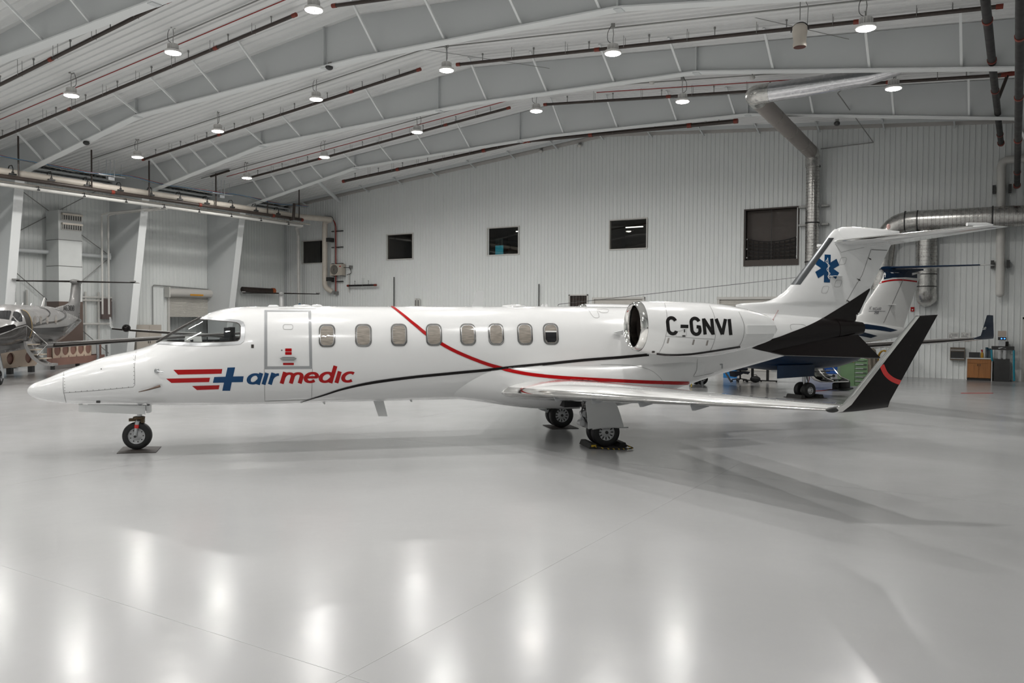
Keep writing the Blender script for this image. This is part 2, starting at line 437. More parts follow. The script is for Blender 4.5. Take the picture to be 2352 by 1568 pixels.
for i in range(4): g.box2((-.56, -.01, 2.95+i*.17), (.42, .03, 2.965+i*.17))
g.build('transom_grille', M_BROWNF, d3)
d5 = empty('door_5', kind='structure')
MB().box2((19.45, .02, 0), (20.5, .07, 2.45)).build('door_leaf', M_DARK, d5)
MB().box2((19.38, -.06, 0), (19.46, .1, 2.52)).box2((20.49, -.06, 0), (20.57, .1, 2.52)).box2((19.38, -.06, 2.44), (20.57, .1, 2.52)).build('door_frame', M_FRAME, d5)
# roller shutter in the left wall
d4, P4 = shutter('door_4', 'y', LDOOR[0], LDOOR[1], 2.33, 3.55, XL+.06, .075)
MB().tube([(XL+.30, -8.98, 3.72), (XL+.30, -5.50, 3.72)], .235, 20).build('shutter_barrel', mat('shutter_hood', (.60, .58, .55), .4), d4, smooth=True)
MB().box2((XL+.10, -9.02, 3.44), (XL+.54, -8.94, 4.0)).box2((XL+.10, -5.52, 3.44), (XL+.54, -5.44, 4.0)).build('barrel_bracket', M_FRAME, d4)
MB().box2((XL+.525, -7.65, 3.56), (XL+.545, -6.78, 3.65)).build('warning_strip', mat('orange_sticker', (.62, .28, .02), .5), d4)
MB().box2((XL+.18, -5.42, 3.52), (XL+.50, -4.98, 3.82)).build('shutter_motor', M_DARK, d4)
MB().box2((XL-1.3, -9.2, 0), (XL-1.2, -5.2, 3.4)).build('vestibule_wall', M_WALL, d4)
vb = MB()
for k in range(17): vb.box2((XL-1.2, -9.1+k*.24, 0), (XL-1.17, -9.06+k*.24, 3.4))
vb.build('vestibule_ribs', M_WALL, d4)

# rigid steel frames -------------------------------------------------
BOT = [(-18.45, 8.60), (-9.9, 10.06), (0.0, 10.36), (RIDGE_X, 10.40), (10.2, 10.24), (18.9, 9.0)]
ORD = ['first', 'second', 'third', 'fourth', 'fifth', 'sixth', 'seventh']
def frame(y, idx):
    fr = empty('steel_roof_frame', (0, y, 0), 0, 'white tapered steel roof frame, %s one out from the windowed end wall' % ORD[idx], 'roof frame', 'rigid frames of the hangar roof')
    for i in range(len(BOT)-1):
        (xa, za), (xb, zb) = BOT[i], BOT[i+1]
        MB().prism([(xa, -.012, za), (xb, -.012, zb), (xb, -.012, soffit(xb)-.03), (xa, -.012, soffit(xa)-.03)], (0, .024, 0)).build('rafter_web', M_STEEL, fr)
        MB().bar((xa, 0, za), (xb, 0, zb), .34, .04, up=(0, 0, 1)).build('rafter_flange', M_STEEL_LIT, fr)
    for x, z in ((-9.9, 10.06), (0.0, 10.36), (10.2, 10.24)):
        MB().box2((x-.02, -.13, z), (x+.02, .13, soffit(x)-.03)).box2((x-.10, -.14, z-.05), (x+.10, .14, z)).build('stiffener', M_STEEL, fr)
    # columns
    for sgn, xt, zt, xb_, xo in ((-1, -18.45, 8.60, -19.98, XL+.06), (1, 18.9, 9.0, 22.9, XR-.06)):
        MB().prism([(xt, -.012, zt), (xb_, -.012, 0), (xo, -.012, 0), (xo, -.012, soffit(xo)-.02), (xt, -.012, soffit(xt)-.02)], (0, .024, 0)).build('column_web', M_STEEL, fr)
        MB().bar((xt, 0, zt), (xb_, 0, 0), .40, .03, up=(sgn, 0, .3)).build('column_flange', M_STEEL_LIT, fr)
        MB().box2((min(xo, xb_-.1*sgn)-.1, -.26, 0), (max(xo, xb_-.1*sgn)+.1, .26, .03)).build('base_plate', M_STEEL, fr)
    for x in (-16.5, -15.03, -13.62, -12.16, -9.75, -7.42, -5.07, -2.73, 2.2, 4.75, 7.35, 9.7, 12.6, 15.3, 17.6):
        z = lerp_tab(BOT, x); c = 1.25
        MB().bar((x, 0, z+.02), (x, -c, soffit(x)-.03), .065, .065).build('flange_brace', M_STEEL_LIT, fr)
    return fr
FY = [-6.1, -12.2, -18.3, -24.4, -30.5, -36.6, -42.7]
for i, y in enumerate(FY): frame(y, i)
# braces of the end wall rafter
ew = empty('end_wall_rafter', label='slim braced rafter tight against the top of the end wall', cat='roof frame')
MB().bar((XL, -.75, soffit(XL)-.10), (RIDGE_X, -.75, RIDGE_Z-.10), .10, .18).bar((RIDGE_X, -.75, RIDGE_Z-.10), (XR, -.75, soffit(XR)-.10), .10, .18).build('rafter_beam', M_STEEL, ew)
for i in range(17):
    x = -19.5+i*2.6
    MB().bar((x, -.10, soffit(x)-.32), (x, -1.05, soffit(x)-.03), .06, .06).build('strut', M_STEEL, ew)
# tube braces near the eave
for y0, (a, b) in (((-3.0), ((-15.6, 9.95), (-12.6, 10.1))),):
    t = MB(); t.tube([(-16.4, -.5, 9.55), (-12.9, -5.9, 9.75)], .11, 10); t.build('eave_brace', M_STEEL, label='white round tube brace under roof beside the end wall', cat='brace')
# horizontal strut pipe and rod bracing of the left wall, bay by bay
for a, b, lab in ((-18.1, -12.4, 'behind the vent cabinet'), (-24.2, -18.5, 'beyond the vent cabinet bay')):
    s = empty('bay_bracing', (0, 0, 0), label='white strut pipe with crossing steel rods on left wall '+lab, cat='brace')
    MB().tube([(-21.25, a, 5.47), (-21.25, b, 5.47)], .105, 12).build('strut_tube', M_STEEL, s, smooth=True)
    for yy in (a+.1, b-.1): MB().box2((-21.45, yy-.06, 5.3), (-21.1, yy+.06, 5.64)).build('strut_bracket', M_STEEL, s)
    for (ya, za), (yb, zb) in (((b, 5.6), (a, 9.2)), ((a, 5.6), (b, 9.2)), ((a, 5.35), (b, .4)), ((b, 5.35), (a, .4))):
        MB().tube([(-21.46, ya, za), (-21.46, yb, zb)], .022, 6).build('brace_rod', M_COND, s)

# ================================================================== CEILING AND WALL FIXTURES
# high-bay lamps ------------------------------------------------------
M_LENS = mat('lamp_lens', (1, 1, 1), .4, emit=(1.0, .95, .88), estr=LENS_E)
M_HOUS = mat('lamp_housing', (.78, .77, .75), .4, var=.03)
def make_lamp():
    lp = empty('high_bay_lamp')
    h = MB(); h.lathe([(.06, .27), (.13, .26), (.135, .10), (.17, .085), (.25, .05), (.255, .0), (.235, -.02)], (0, 0, 0), (0, 0, 1), 28); h.build('housing', M_HOUS, lp, smooth=True)
    fn = MB()
    for i in range(14):
        a = 2*math.pi*i/14; fn.box((.145*math.cos(a), .145*math.sin(a), .17), (.05, .008, .14), rz=a)
    fn.build('cooling_fins', M_HOUS, lp)
    l = MB(); l.lathe([(.045, -.030), (.07, -.048), (.19, -.048), (.232, -.030), (.237, -.012)], (0, 0, 0), (0, 0, 1), 28)
    l.build('lens', M_LENS, lp, smooth=True)
    MB().lathe([(.004, -.040), (.040, -.040), (.045, -.02)], (0, 0, 0), (0, 0, 1), 14).build('sensor', M_HOUS, lp, smooth=True)
    MB().tube([(0, 0, .26), (.0, 0, .42), (.02, 0, .55), (0, .01, .72)], .012, 6).build('hook_rod', M_COND, lp)
    MB().tube(rounded([(.05, 0, .26), (-.16, .04, .34), (-.17, .05, .62), (-.03, .05, .86)], .12), .009, 5).build('power_cord', M_DARK, lp)
    MB().box((0, 0, .80), (.12, .10, .12)).build('junction_box', M_COND, lp)
    ld = bpy.data.lights.new('lamp_light', 'AREA'); ld.shape = 'DISK'; ld.size = .46; ld.energy = LAMP_W; ld.color = (1.0, .978, .945); ld.spread = R(165)
    lo = bpy.data.objects.new('lamp_light', ld); COL.objects.link(lo); lo.parent = lp; lo.location = (0, 0, -.055)
    return lp
LX = [(-14.55, 9.50), (-9.1, 10.02), (-3.5, 10.56), (2.55, 10.70), (8.65, 10.25), (15.6, 9.72)]
LPOS = ['nearest left eave', 'second from left eave', 'just left of ridge', 'just right of ridge', 'second right of ridge', 'third right of ridge']
lamp0 = make_lamp(); first = True
ROWS = [(-3.05, 'beside the end wall'), (-9.15, 'between first and second roof frames'), (-15.25, 'between second and third roof frames'), (-21.35, 'between third and fourth roof frames'), (-27.45, 'between fourth and fifth roof frames'), (-33.55, 'between fifth and sixth roof frames'), (-39.65, 'between sixth and seventh roof frames')]
for y, where in ROWS[1:]:
    for x, z in LX:
        o = lamp0 if first else copy_tree(lamp0); first = False
        o.location = (x, y, z); o.rotation_euler = (0, 0, random.random()*6)
        tag(o, 'lit high-bay lamp %s, %s' % (where, LPOS[LX.index((x, z))]), 'lamp', 'high-bay lamps '+where)
    # conduit that feeds the row
    c = empty('lamp_conduit', label='thin grey conduit feeding lamp row '+where, cat='conduit')
    MB().tube([(XL+3.2, y+.24, soffit(XL+3.2)-.10), (RIDGE_X, y+.24, RIDGE_Z-.12)], .022, 6).build('conduit_run', M_COND, c)
    MB().tube([(RIDGE_X, y+.24, RIDGE_Z-.12), (XR-1, y+.24, soffit(XR-1)-.10)], .022, 6).build('conduit_run', M_COND, c)
    if y in (-9.15, -21.35):
        r = MB(); r.tube([(XL+5, y+.45, soffit(XL+5)-.30), (RIDGE_X-.5, y+.45, RIDGE_Z-.34)], .018, 6)
        if y == -9.15: r.tube([(5.0, y+.45, soffit(5)-.30), (14.2, y+.45, soffit(14.2)-.30)], .018, 6)
        r.build('fire_alarm_conduit', M_REDLINE, label='thin red conduit under ceiling '+where, cat='conduit')

# sprinkler branch pipes ----------------------------------------------
def sprinkler(name, a, b, label, r=.055, heads=9, joint=(.33, .8), mt=None, group='sprinkler branch pipes', hang=.45):
    a, b = Vector(a), Vector(b); s = empty(name, label=label, cat='pipe', group=group)
    mt = mt or M_BROWN
    MB().tube([a, b], r, 10).build('pipe_run', mt, s, smooth=True)
    d = (b-a).normalized()
    for t in (0.0, 1.0): MB().tube([a.lerp(b, t)-d*.08, a.lerp(b, t)+d*.08], r*1.18, 10).build('end_coupling', M_RED, s, smooth=True)
    for t in joint: MB().tube([a.lerp(b, t)-d*.09, a.lerp(b, t)+d*.09], r*1.2, 10).build('coupling', M_RED, s, smooth=True)
    hm = MB(); hm.tube([(0, 0, 0), (0, 0, .20)], .016, 6); hm.tube([(0, 0, .20), (0, 0, .26)], .034, 6); hme = hm.mesh('sprinkler_head'); hme.materials.append(M_COND)
    for k in range(heads):
        p = a.lerp(b, (k+.5)/heads); inst('sprinkler_head', hme, s, p+Vector((0, 0, r*.6)))
    hg = MB(); hg.tube([(0, -.07, hang), (0, -.07, -.04)], .008, 5); hg.tube([(0, .07, hang), (0, .07, -.04)], .008, 5); hgm = hg.mesh('pipe_hanger'); hgm.materials.append(M_COND)
    for k in range(heads-1):
        p = a.lerp(b, (k+1.1)/heads); inst('pipe_hanger', hgm, s, p)
    return s
sprinkler('sprinkler_pipe', onY(565, 410, -7.75), onY(1168, 248, -7.75), 'brown sprinkler pipe climbing left slope between first and second frames')
sprinkler('sprinkler_pipe', onY(1253, 240, -7.75), onY(2306, 172, -7.75), 'brown sprinkler pipe on right slope between first and second frames', heads=8)
sprinkler('sprinkler_pipe', onY(330, 366, -13.85), onY(962, 160, -13.85), 'brown sprinkler pipe climbing left slope between second and third frames')
sprinkler('sprinkler_pipe', onY(1053, 148, -13.85), onY(2296, 15, -13.85), 'brown sprinkler pipe on right slope between second and third frames', heads=8)
sprinkler('sprinkler_pipe', onY(0, 317, -19.95)+Vector((-.8, 0, -.08)), onY(676, 35, -19.95), 'brown sprinkler pipe climbing left slope between third and fourth frames')
sprinkler('sprinkler_pipe', onY(768, 13, -19.95), Vector((18.3, -19.95, 9.75)), 'brown sprinkler pipe on right slope between third and fourth frames', heads=8)
sprinkler('sprinkler_pipe', onY(0, 195, -23.7)+Vector((-1, 0, -.1)), onY(355, 13, -23.7)+Vector((3, 0, .28)), 'brown sprinkler pipe hugging the fourth roof frame', heads=6)
p0 = sprinkler('sprinkler_pipe', onY(790, 416, -5.3), onY(1205, 325, -5.3), 'brown sprinkler pipe along left slope under first roof frame', r=.075, heads=7, hang=1.2)
sprinkler('sprinkler_pipe', onY(1215, 323, -5.3), onY(1690, 278, -5.3), 'brown sprinkler pipe along right slope under first roof frame', r=.085, heads=7, hang=1.25)
for (px, py, qx, qy, y, lab) in ((213, 356, 256, 341, -15.0, 'between second and third frames'), (484, 405, 526, 392, -9.0, 'between first and second frames')):
    MB().tube([onY(px, py, y), onY(qx, qy, y)], .06, 8).build('pipe_stub', M_BROWN, label='short dark pipe stub under eave '+lab, cat='pipe')

# fire mains at the right ------------------------------------------------
def main_pipe(path, r, label, ncoup):
    s = empty('fire_main', label=label, cat='pipe'); path = [Vector(p) for p in path]
    MB().tube(path, r, 14).build('pipe_run', M_BLKPIPE, s, smooth=True)
    d = (path[1]-path[0]).normalized()
    for k in range(ncoup):
        p = path[0].lerp(path[1], (k+.5)/ncoup); MB().tube([p-d*.05, p+d*.05], r*1.15, 14).build('coupling', M_RED, s, smooth=True)
    MB().tube([path[-1]-d*.1, path[-1]+d*.12], r*1.22, 14).build('end_cap', M_RED, s, smooth=True)
    return s
A = hit(2262, -10, CF, CF.dot(Vector(CAM))+17.0); B = onY(2299, 328, -1.0)
m1 = main_pipe([A, B], .10, 'thick black fire main with red couplings, hung nearest the end wall riser', 5)
for (px, py, qx, qy, t) in ((2308, 10, 2288, 88, .32), (2315, 170, 2298, 236, .60)):
    P = A.lerp(B, t); top = hit(px, py, CF, CF.dot(P)); MB().tube([P, top], .05, 8).build('branch_riser', M_BROWN, m1); MB().tube([top-Vector((.35, 0, 0)), top+Vector((.35, 0, 0))], .075, 8).build('tee_coupling', M_RED, m1)
A2 = hit(2345, -10, CF, CF.dot(Vector(CAM))+16.0); B2 = onY(2336, 425, -.8)
main_pipe([A2, B2], .10, 'thick black fire main with red couplings, lower one ending near white pipe', 4)

# ducts -------------------------------------------------------------------
def ring_seams(s, path, r, step, mt, w=.012, k=1.03):
    P = [Vector(p) for p in path]; acc = 0
    rg = MB()
    for i in range(len(P)-1):
        L = (P[i+1]-P[i]).length; d = (P[i+1]-P[i]).normalized(); q = step-acc
        while q < L:
            c = P[i]+d*q; rg.tube([c-d*w, c+d*w], r*k, 20); q += step
        acc = (acc+L) % step
    rg.build('seam_ring', mt, s, smooth=True)
fd = empty('foil_duct', label='foil-wrapped air duct hanging under the roof with grey sloped leg', cat='duct')
E0 = Vector((11.75, -11.2, 9.55)); 
MB().tube([E0+Vector((.15, 0, 0)), (13.4, -11.2, 9.57), (15.1, -11.2, 9.62), (16.0, -11.2, 9.72)], [.30, .29, .26, .17], 20).build('foil_run', M_FOIL, fd, smooth=True)
MB().tube(rounded([E0+Vector((.5, 0, 0)), E0, E0+Vector((-.02, .6, 0))], .4), .31, 20).build('elbow', M_GALV, fd, smooth=True)
V0 = Vector((11.52, -.62, 9.62))
MB().tube([E0+Vector((-.02, .5, 0)), V0+Vector((0, -.35, 0))], .29, 20).build('grey_run', M_DUCT, fd, smooth=True)
ring_seams(fd, [E0+Vector((-.02, .5, 0)), V0+Vector((0, -.35, 0))], .29, 2.6, M_GALV)
MB().tube(rounded([V0+Vector((0, -.5, 0)), V0, V0+Vector((0, 0, -.6))], .45), .30, 20).build('lower_elbow', M_GALV, fd, smooth=True)
sd = empty('spiral_duct', label='narrow vertical spiral duct on end wall beside brown-framed window', cat='duct')
MB().tube([(11.52, -.5, 9.1), (11.55, -.5, 2.6)], .28, 20).build('duct_run', M_GALV, sd, smooth=True)
ring_seams(sd, [(11.52, -.5, 9.1), (11.55, -.5, 2.6)], .28, .13, M_DUCT, .007, 1.012)
for z in (9.05, 6.6, 4.9): MB().tube([(11.54, -.5, z-.03), (11.54, -.5, z+.03)], .30, 20).build('clamp_ring', M_DARK, sd)
for z in (7.35, 6.55):
    for s in (-1, 1): MB().box2((11.54+s*.30, -.35, z-.04), (11.54+s*.62, -.04, z+.04)).build('wall_bracket', M_COND, sd)
bd = empty('large_spiral_duct', label='wide horizontal spiral duct turning down at end wall, right of tail', cat='duct')
MB().tube(rounded([(22.5, -1.0, 6.36), (14.6, -1.0, 6.42), (14.35, -1.0, 3.6)], .95, 8), .40, 24).build('duct_run', M_GALV, bd, smooth=True)
ring_seams(bd, [(15.5, -1.0, 6.41), (22.4, -1.0, 6.36)], .40, .145, M_DUCT, .007, 1.010)
for x in (15.25, 15.7, 18.3): MB().tube([(x-.025, -1.0, 6.40), (x+.025, -1.0, 6.40)], .425, 24).build('clamp_ring', M_DARK, bd)
vd = empty('drop_duct', label='wide vertical duct with elbow into end wall behind blue tail', cat='duct')
MB().tube(rounded([(16.0, -.60, 6.1), (16.02, -.60, 3.35), (16.02, -.05, 3.30)], .42, 7), .385, 24).build('duct_run', M_GALV, vd, smooth=True)
ring_seams(vd, [(16.0, -.60, 6.0), (16.02, -.60, 4.3)], .385, .15, M_DUCT, .007, 1.010)
for z in (4.25, 3.75): MB().tube([(16.02, -.60, z-.02), (16.02, -.60, z+.02)], .40, 24).build('seam_band', M_DARK, vd)
wp = empty('white_drop_pipe', label='thick white insulated pipe dropping down end wall beside the wide duct', cat='pipe')
MB().tube(rounded([(22.0, -.4, 8.62), (18.55, -.4, 8.66), (18.60, -.4, 3.45)], .3), .155, 16).build('pipe_run', M_PVC, wp, smooth=True)
MB().sphere((18.60, -.4, 3.45), .155).build('pipe_cap', M_PVC, wp, smooth=True)
for z in (7.55, 4.6): MB().box2((18.27, -.45, z-.15), (18.38, -.05, z+.15)).box2((18.8, -.45, z-.15), (18.91, -.05, z+.15)).build('pipe_bracket', M_DARK, wp)

# pipes along the left eave --------------------------------------------------
YB = -2.9; PX = -17.3
bp = empty('cream_main_pipe', label='thick cream pipe on hangers along left eave, turning down end wall', cat='pipe')
down = onY(746, 505, -.55)
MB().tube(rounded([(PX, YF+.3, 8.42), (PX, YB, 8.38), (PX+.55, -.75, 8.40), (down.x, -.55, 8.36), (down.x, -.55, 4.25), (down.x+.25, -.2, 4.0)], .32), .165, 16).build('pipe_run', M_CREAM, bp, smooth=True)
cm = MB(); cm.box((0, 0, -.10), (.40, .30, .07)); cm.box((0, 0, -.02), (.38, .10, .05)); 
cm.tube([(.17, 0, -.05), (.19, 0, .15), (.10, 0, .28), (-.10, 0, .28), (-.19, 0, .15), (-.17, 0, -.05)], .02, 6)
cme = cm.mesh('pipe_clamp'); cme.materials.append(M_DARK)
y = -45.2; 
while y < YB-.4:
    inst('pipe_clamp', cme, bp, (PX, y, 8.42)); y += 1.62
for z in (7.2, 4.75): MB().box2((down.x+.16, -.60, z-.12), (down.x+.42, -.05, z+.12)).build('pipe_bracket', M_DARK, bp)
dk = empty('brown_fire_pipe', label='dark brown fire pipe below cream pipe along left eave', cat='pipe')
MB().tube([(PX+.28, YF+.3, 8.16), (PX+.28, YB-.1, 8.16)], .085, 12).build('pipe_run', M_BROWN, dk, smooth=True)
for y in (-40, -35, -30, -25, -20.2, -14.9, -10.1, -5.2, YB-.1): MB().tube([(PX+.28, y-.08, 8.16), (PX+.28, y+.08, 8.16)], .10, 12).build('coupling', M_RED, dk, smooth=True)
for y in (-39, -34, -29, -24, -19.1, -15.9, -13.0, -9.1, -5.6, -3.2):
    MB().tube([(PX+.28, y, 8.2), (PX+.28, y, soffit(PX)-.1)], .035, 7).build('drop_riser', M_BROWN, dk)
MB().tube(rounded([(PX+.28, -3.9, 8.1), (PX+.55, -3.9, 8.1), (PX+.62, -3.9, 9.0)], .1), .085, 10).build('elbow_riser', M_BROWN, dk, smooth=True)
wt = empty('white_gas_pipe', label='slim white pipe under the fire pipe along left eave', cat='pipe')
MB().tube([(PX-.05, YF+.3, 7.86), (PX-.05, YB+.25, 7.86)], .085, 12).build('pipe_run', M_PVC, wt, smooth=True)
MB().tube([(PX-.05, YF+.3, 8.0), (PX-.05, YB+.9, 8.0)], .03, 8).build('upper_line', M_CREAM, wt, smooth=True)
sm = MB(); sm.box((0, 0, 0), (.24, .10, .06)); sm.tube([(.09, 0, 0), (.1, 0, .14), (-.1, 0, .14), (-.09, 0, 0)], .016, 5); sme = sm.mesh('pipe_saddle'); sme.materials.append(M_DARK)
y = -44.8
while y < YB:
    inst('pipe_saddle', sme, wt, (PX-.05, y, 7.83)); y += 2.05
MB().tube(rounded([(PX-.05, YB+.2, 7.86), (PX-.9, YB+.6, 7.86), (PX-2.1, -1.0, 7.6), (PX-2.05, -1.0, 1.2)], .25), .10, 12).build('corner_drop', M_PVC, wt, smooth=True)
tw = wt
for k, yy in enumerate((-13.15, -12.80)):
    MB().tube(rounded([(PX-.05, yy+1.0, 7.78), (-20.3, yy+.1, 7.62), (-20.75, yy, 7.55), (-20.75, yy, 2.45)], .12), .05, 10).build('column_drop', M_PVC, tw, smooth=True)
ct = empty('cable_tray_left', label='red and blue cable bundle strung along left eave above cream pipe', cat='cable')
def sag(y): return 9.02-.12*abs(math.sin((y+2)*.52))
for k, (mt, dx, dz) in enumerate(((M_REDLINE, 0, 0), (mat('blue_cable', (.05, .22, .38), .5), .05, -.03), (M_COND, -.06, -.06))):
    MB().tube([(PX+.45+dx, y, sag(y)+dz+.03*math.sin(y*1.7+k)) for y in [YF+1+i*.55 for i in range(int((-YF-2.6)/.55))]], .014, 5).build('cable', mt, ct)
M_CABTRAY = mat('tray_wire', (.62, .64, .66), .3, metal=.8)
for y in (-21.4, -15.1, -8.9):
    t = MB()
    t.box((PX+.45, y, 8.86), (.30, 1.3, .03))
    for dy in (-.55, .55): t.tube([(PX+.45, y+dy, 8.86), (PX+.45, y+dy, 9.5)], .012, 5)
    for dy in (-.12, .0, .12): t.tube([(PX+.45+dy, y+dy, 8.8), (PX+.45+dy, y+dy, 9.62)], .02, 6)
    t.box((PX+.45, y, 8.74), (.18, .3, .14))
    t.build('cable_tray', M_CABTRAY, label='galvanised cable tray with junction box at left eave, '+{-21.4: 'between third and fourth frames', -15.1: 'between second and third frames', -8.9: 'between first and second frames'}[y], cat='cable tray', group='cable trays at left eave')

# wall-mounted things -----------------------------------------------------
hv = empty('vent_cabinet', label='tall white heater cabinet with two louvred outlets on left wall', cat='heater')
MB().box2((-21.36, -15.62, 3.0), (-20.3, -14.47, 7.47)).build('cabinet_body', mat('cabinet_white', (.66, .68, .67), .4, var=.02), hv)
MB().box2((-21.36, -15.64, 0.0), (-20.28, -14.45, 3.05)).build('cabinet_base', mat('cabinet_brown', (.12, .085, .07), .45), hv)
for z in (6.05, 4.78): MB().box2((-21.36, -15.635, z-.012), (-20.285, -14.455, z+.012)).build('cabinet_seam', M_LINE, hv)
for z in (7.16, 6.70):
    lv = MB().box2((-20.3, -15.5, z-.17), (-20.24, -14.5, z+.17)).build('louvre_frame', M_FRAME, hv)
    MB().box2((-20.25, -15.46, z-.13), (-20.22, -14.54, z+.08)).build('louvre_slot', M_DARK, lv)
    sl = MB()
    for k in range(9): sl.box2((-20.24, -15.46+k*.115, z-.13), (-20.18, -15.43+k*.115, z+.08))
    for k in range(3): sl.box2((-20.24, -15.46, z-.11+k*.07), (-20.20, -14.54, z-.10+k*.07))
    sl.build('louvre_blades', M_FRAME, lv)
    MB().box2((-20.26, -15.5, z+.08), (-20.12, -14.5, z+.17)).build('louvre_hood', M_CREAM, lv)
ac = empty('condenser_unit', label='beige split air-conditioner condenser with round fan on end wall', cat='air conditioner')
MB().box2((-17.2, -.45, 4.98), (-16.22, -.12, 5.68)).build('casing', mat('beige_casing', (.55, .50, .43), .45), ac)
MB().tube([(-16.85, -.455, 5.33), (-16.85, -.475, 5.33)], .30, 24).build('fan_grille', M_DARK, ac)
gr = MB()
for r in (.08, .14, .20, .26): gr.tube([(-16.85+r*math.cos(a*math.pi/12), -.478, 5.33+r*math.sin(a*math.pi/12)) for a in range(24)], .009, 5, closed=True)
gr.build('fan_guard', mat('beige_casing', (.5, .5, .5)), ac)
MB().box2((-16.42, -.456, 5.5), (-16.30, -.45, 5.56)).build('red_badge', M_REDP, ac)
MB().box2((-17.1, -.4, 4.92), (-17.0, -.02, 4.98)).box2((-16.4, -.4, 4.92), (-16.3, -.02, 4.98)).build('mount_bracket', M_COND, ac)
MB().tube(rounded([(-16.2, -.3, 5.45), (-15.75, -.2, 5.45), (-15.7, -.12, 5.1), (-16.1, -.12, 5.0)], .15), .02, 6).build('line_set', M_DARK, ac)
MB().box2((-15.86, -.2, 5.40), (-15.70, -.03, 5.58)).build('isolator_box', M_COND, ac)
MB().tube([(-15.95, -.1, 5.1), (-15.95, -.1, 3.95)], .035, 8).build('drain_pipe', M_PVC, ac)
rp = empty('red_riser', label='thin red riser pipe on brackets, down end wall behind air conditioner', cat='pipe')
MB().tube(rounded([(-18.9, -.35, 8.72), (-17.3, -.22, 8.62), (-16.95, -.2, 8.2), (-16.95, -.2, 3.9)], .3), .035, 8).build('pipe_run', M_REDLINE, rp, smooth=True)
MB().tube(rounded([(-18.9, -.35, 8.76), (-17.2, -.22, 8.70), (-17.05, -.2, 8.2), (-17.05, -.2, 3.9)], .3), .028, 8).build('conduit_run', M_COND, rp, smooth=True)
for z in (7.75, 6.75, 5.72, 4.62): MB().box2((-17.35, -.18, z-.03), (-16.4, -.1, z+.03)).build('wall_bracket', M_DARK, rp)
MB().box2((-17.1, -.25, 3.8), (-16.85, -.05, 4.0)).build('valve_box', M_COND, rp)
st = sprinkler('black_pipe_stub', onY(800, 656, -.3), onY(862, 654.5, -.3), 'short black pipe with red caps fixed on end wall below air conditioner', r=.06, heads=2, joint=(), mt=M_BLKPIPE, group=None)
lp2 = empty('brown_wall_pipe', label='thick brown pipe with orange end cap low on left wall corner', cat='pipe')
MB().tube([(-21.2, -3.9, 4.05), (-21.1, -1.6, 4.02)], .17, 12).build('pipe_run', M_BROWN, lp2, smooth=True)
MB().tube([(-21.1, -1.65, 4.02), (-21.08, -1.45, 4.02)], .2, 12).build('end_cap', mat('orange_cap', (.42, .10, .03), .5), lp2, smooth=True)
MB().tube(rounded([(XL+.1, -9.75, .3), (XL+.1, -9.75, 4.1), (XL+.1, -5.3, 3.95)], .15), .025, 6).build('door_conduit', M_COND, label='grey conduit looping over the roller shutter on left wall', cat='conduit')
MB().tube([(XL+.3, -5.2, 3.8), (XL+.3, -5.2, 8.6)], .022, 6).build('shutter_conduit', M_REDLINE, label='thin red conduit dropping to the roller shutter motor', cat='conduit')
# plumbing behind the grey aircraft
pl = empty('plumbing_run', label='stepped white pipework on left wall behind grey aircraft', cat='pipe')
for k in range(2):
    o = .16*k
    MB().tube(rounded([(XL+.2, -12.1, 3.32-o), (XL+.2, -14.4+o, 3.32-o), (XL+.2, -14.4+o, 2.2-o), (XL+.2, -15.2+o, 2.2-o), (XL+.2, -15.2+o, 1.35-o), (XL+.2, -17.6, 1.35-o)], .08), .05, 8).build('pipe_run', M_PVC, pl, smooth=True)
    MB().tube([(XL+.15, -13.6+k*.7, .1), (XL+.15, -13.6+k*.7, 3.6)], .05, 8).build('vertical_pipe', M_PVC, pl, smooth=True)
MB().tube([(XL+.15, -16.5, .6), (XL+.15, -16.5, 3.6)], .05, 8).build('vertical_pipe', M_PVC, pl, smooth=True)
MB().tube(rounded([(XL+.2, -12.1, 1.95), (XL+.2, -14.7, 1.95), (XL+.2, -14.7, .9)], .08), .055, 8).build('pipe_run', M_PVC, pl, smooth=True)
MB().box2((XL+.03, -15.05, 2.35), (XL+.18, -14.55, 2.95)).build('junction_box', mat('box_brown', (.16, .13, .12), .5), label='dark grey electrical box on left wall amid white pipework', cat='electrical box')
MB().box2((XL+.03, -12.75, 2.2), (XL+.25, -12.25, 3.25)).build('panel_box', mat('box_brown2', (.17, .13, .12), .5), label='brown electrical panel beside the middle left column', cat='electrical box')
# small ceiling things
ind = empty('hanging_fan', label='cream bucket-shaped ceiling fan hanging in front of third frame', cat='fan')
c = onY(1837, 82, -15.6)
MB().lathe([(.10, -.29), (.165, -.29), (.175, -.22), (.155, -.17), (.185, .08), (.185, .22), (.13, .28), (.03, .30)], c, (0, 0, 1), 24).build('fan_body', M_CREAM, ind, smooth=True)
MB().lathe([(.15, -.30), (.14, -.295)], c, (0, 0, 1), 24).build('fan_mouth', mat('fan_red', (.10, .03, .02), .6), ind)
MB().tube(arc(c+Vector((0, 0, .12)), .22, 0, 180, 10), .014, 6).build('bail_handle', M_DARK, ind)
MB().tube([c+Vector((0, 0, .4)), c+Vector((0, 0, 1.05))], .012, 5).build('hanger_wire', M_COND, ind)
MB().tube([c+Vector((.18, 0, .2)), c+Vector((.2, 0, .7)), c+Vector((.05, 0, 1.05))], .010, 5).build('power_cord', M_COND, ind)
MB().box(c+Vector((.15, 0, 1.1)), (.5, .14, .14)).build('mount_box', M_TRIM, ind)
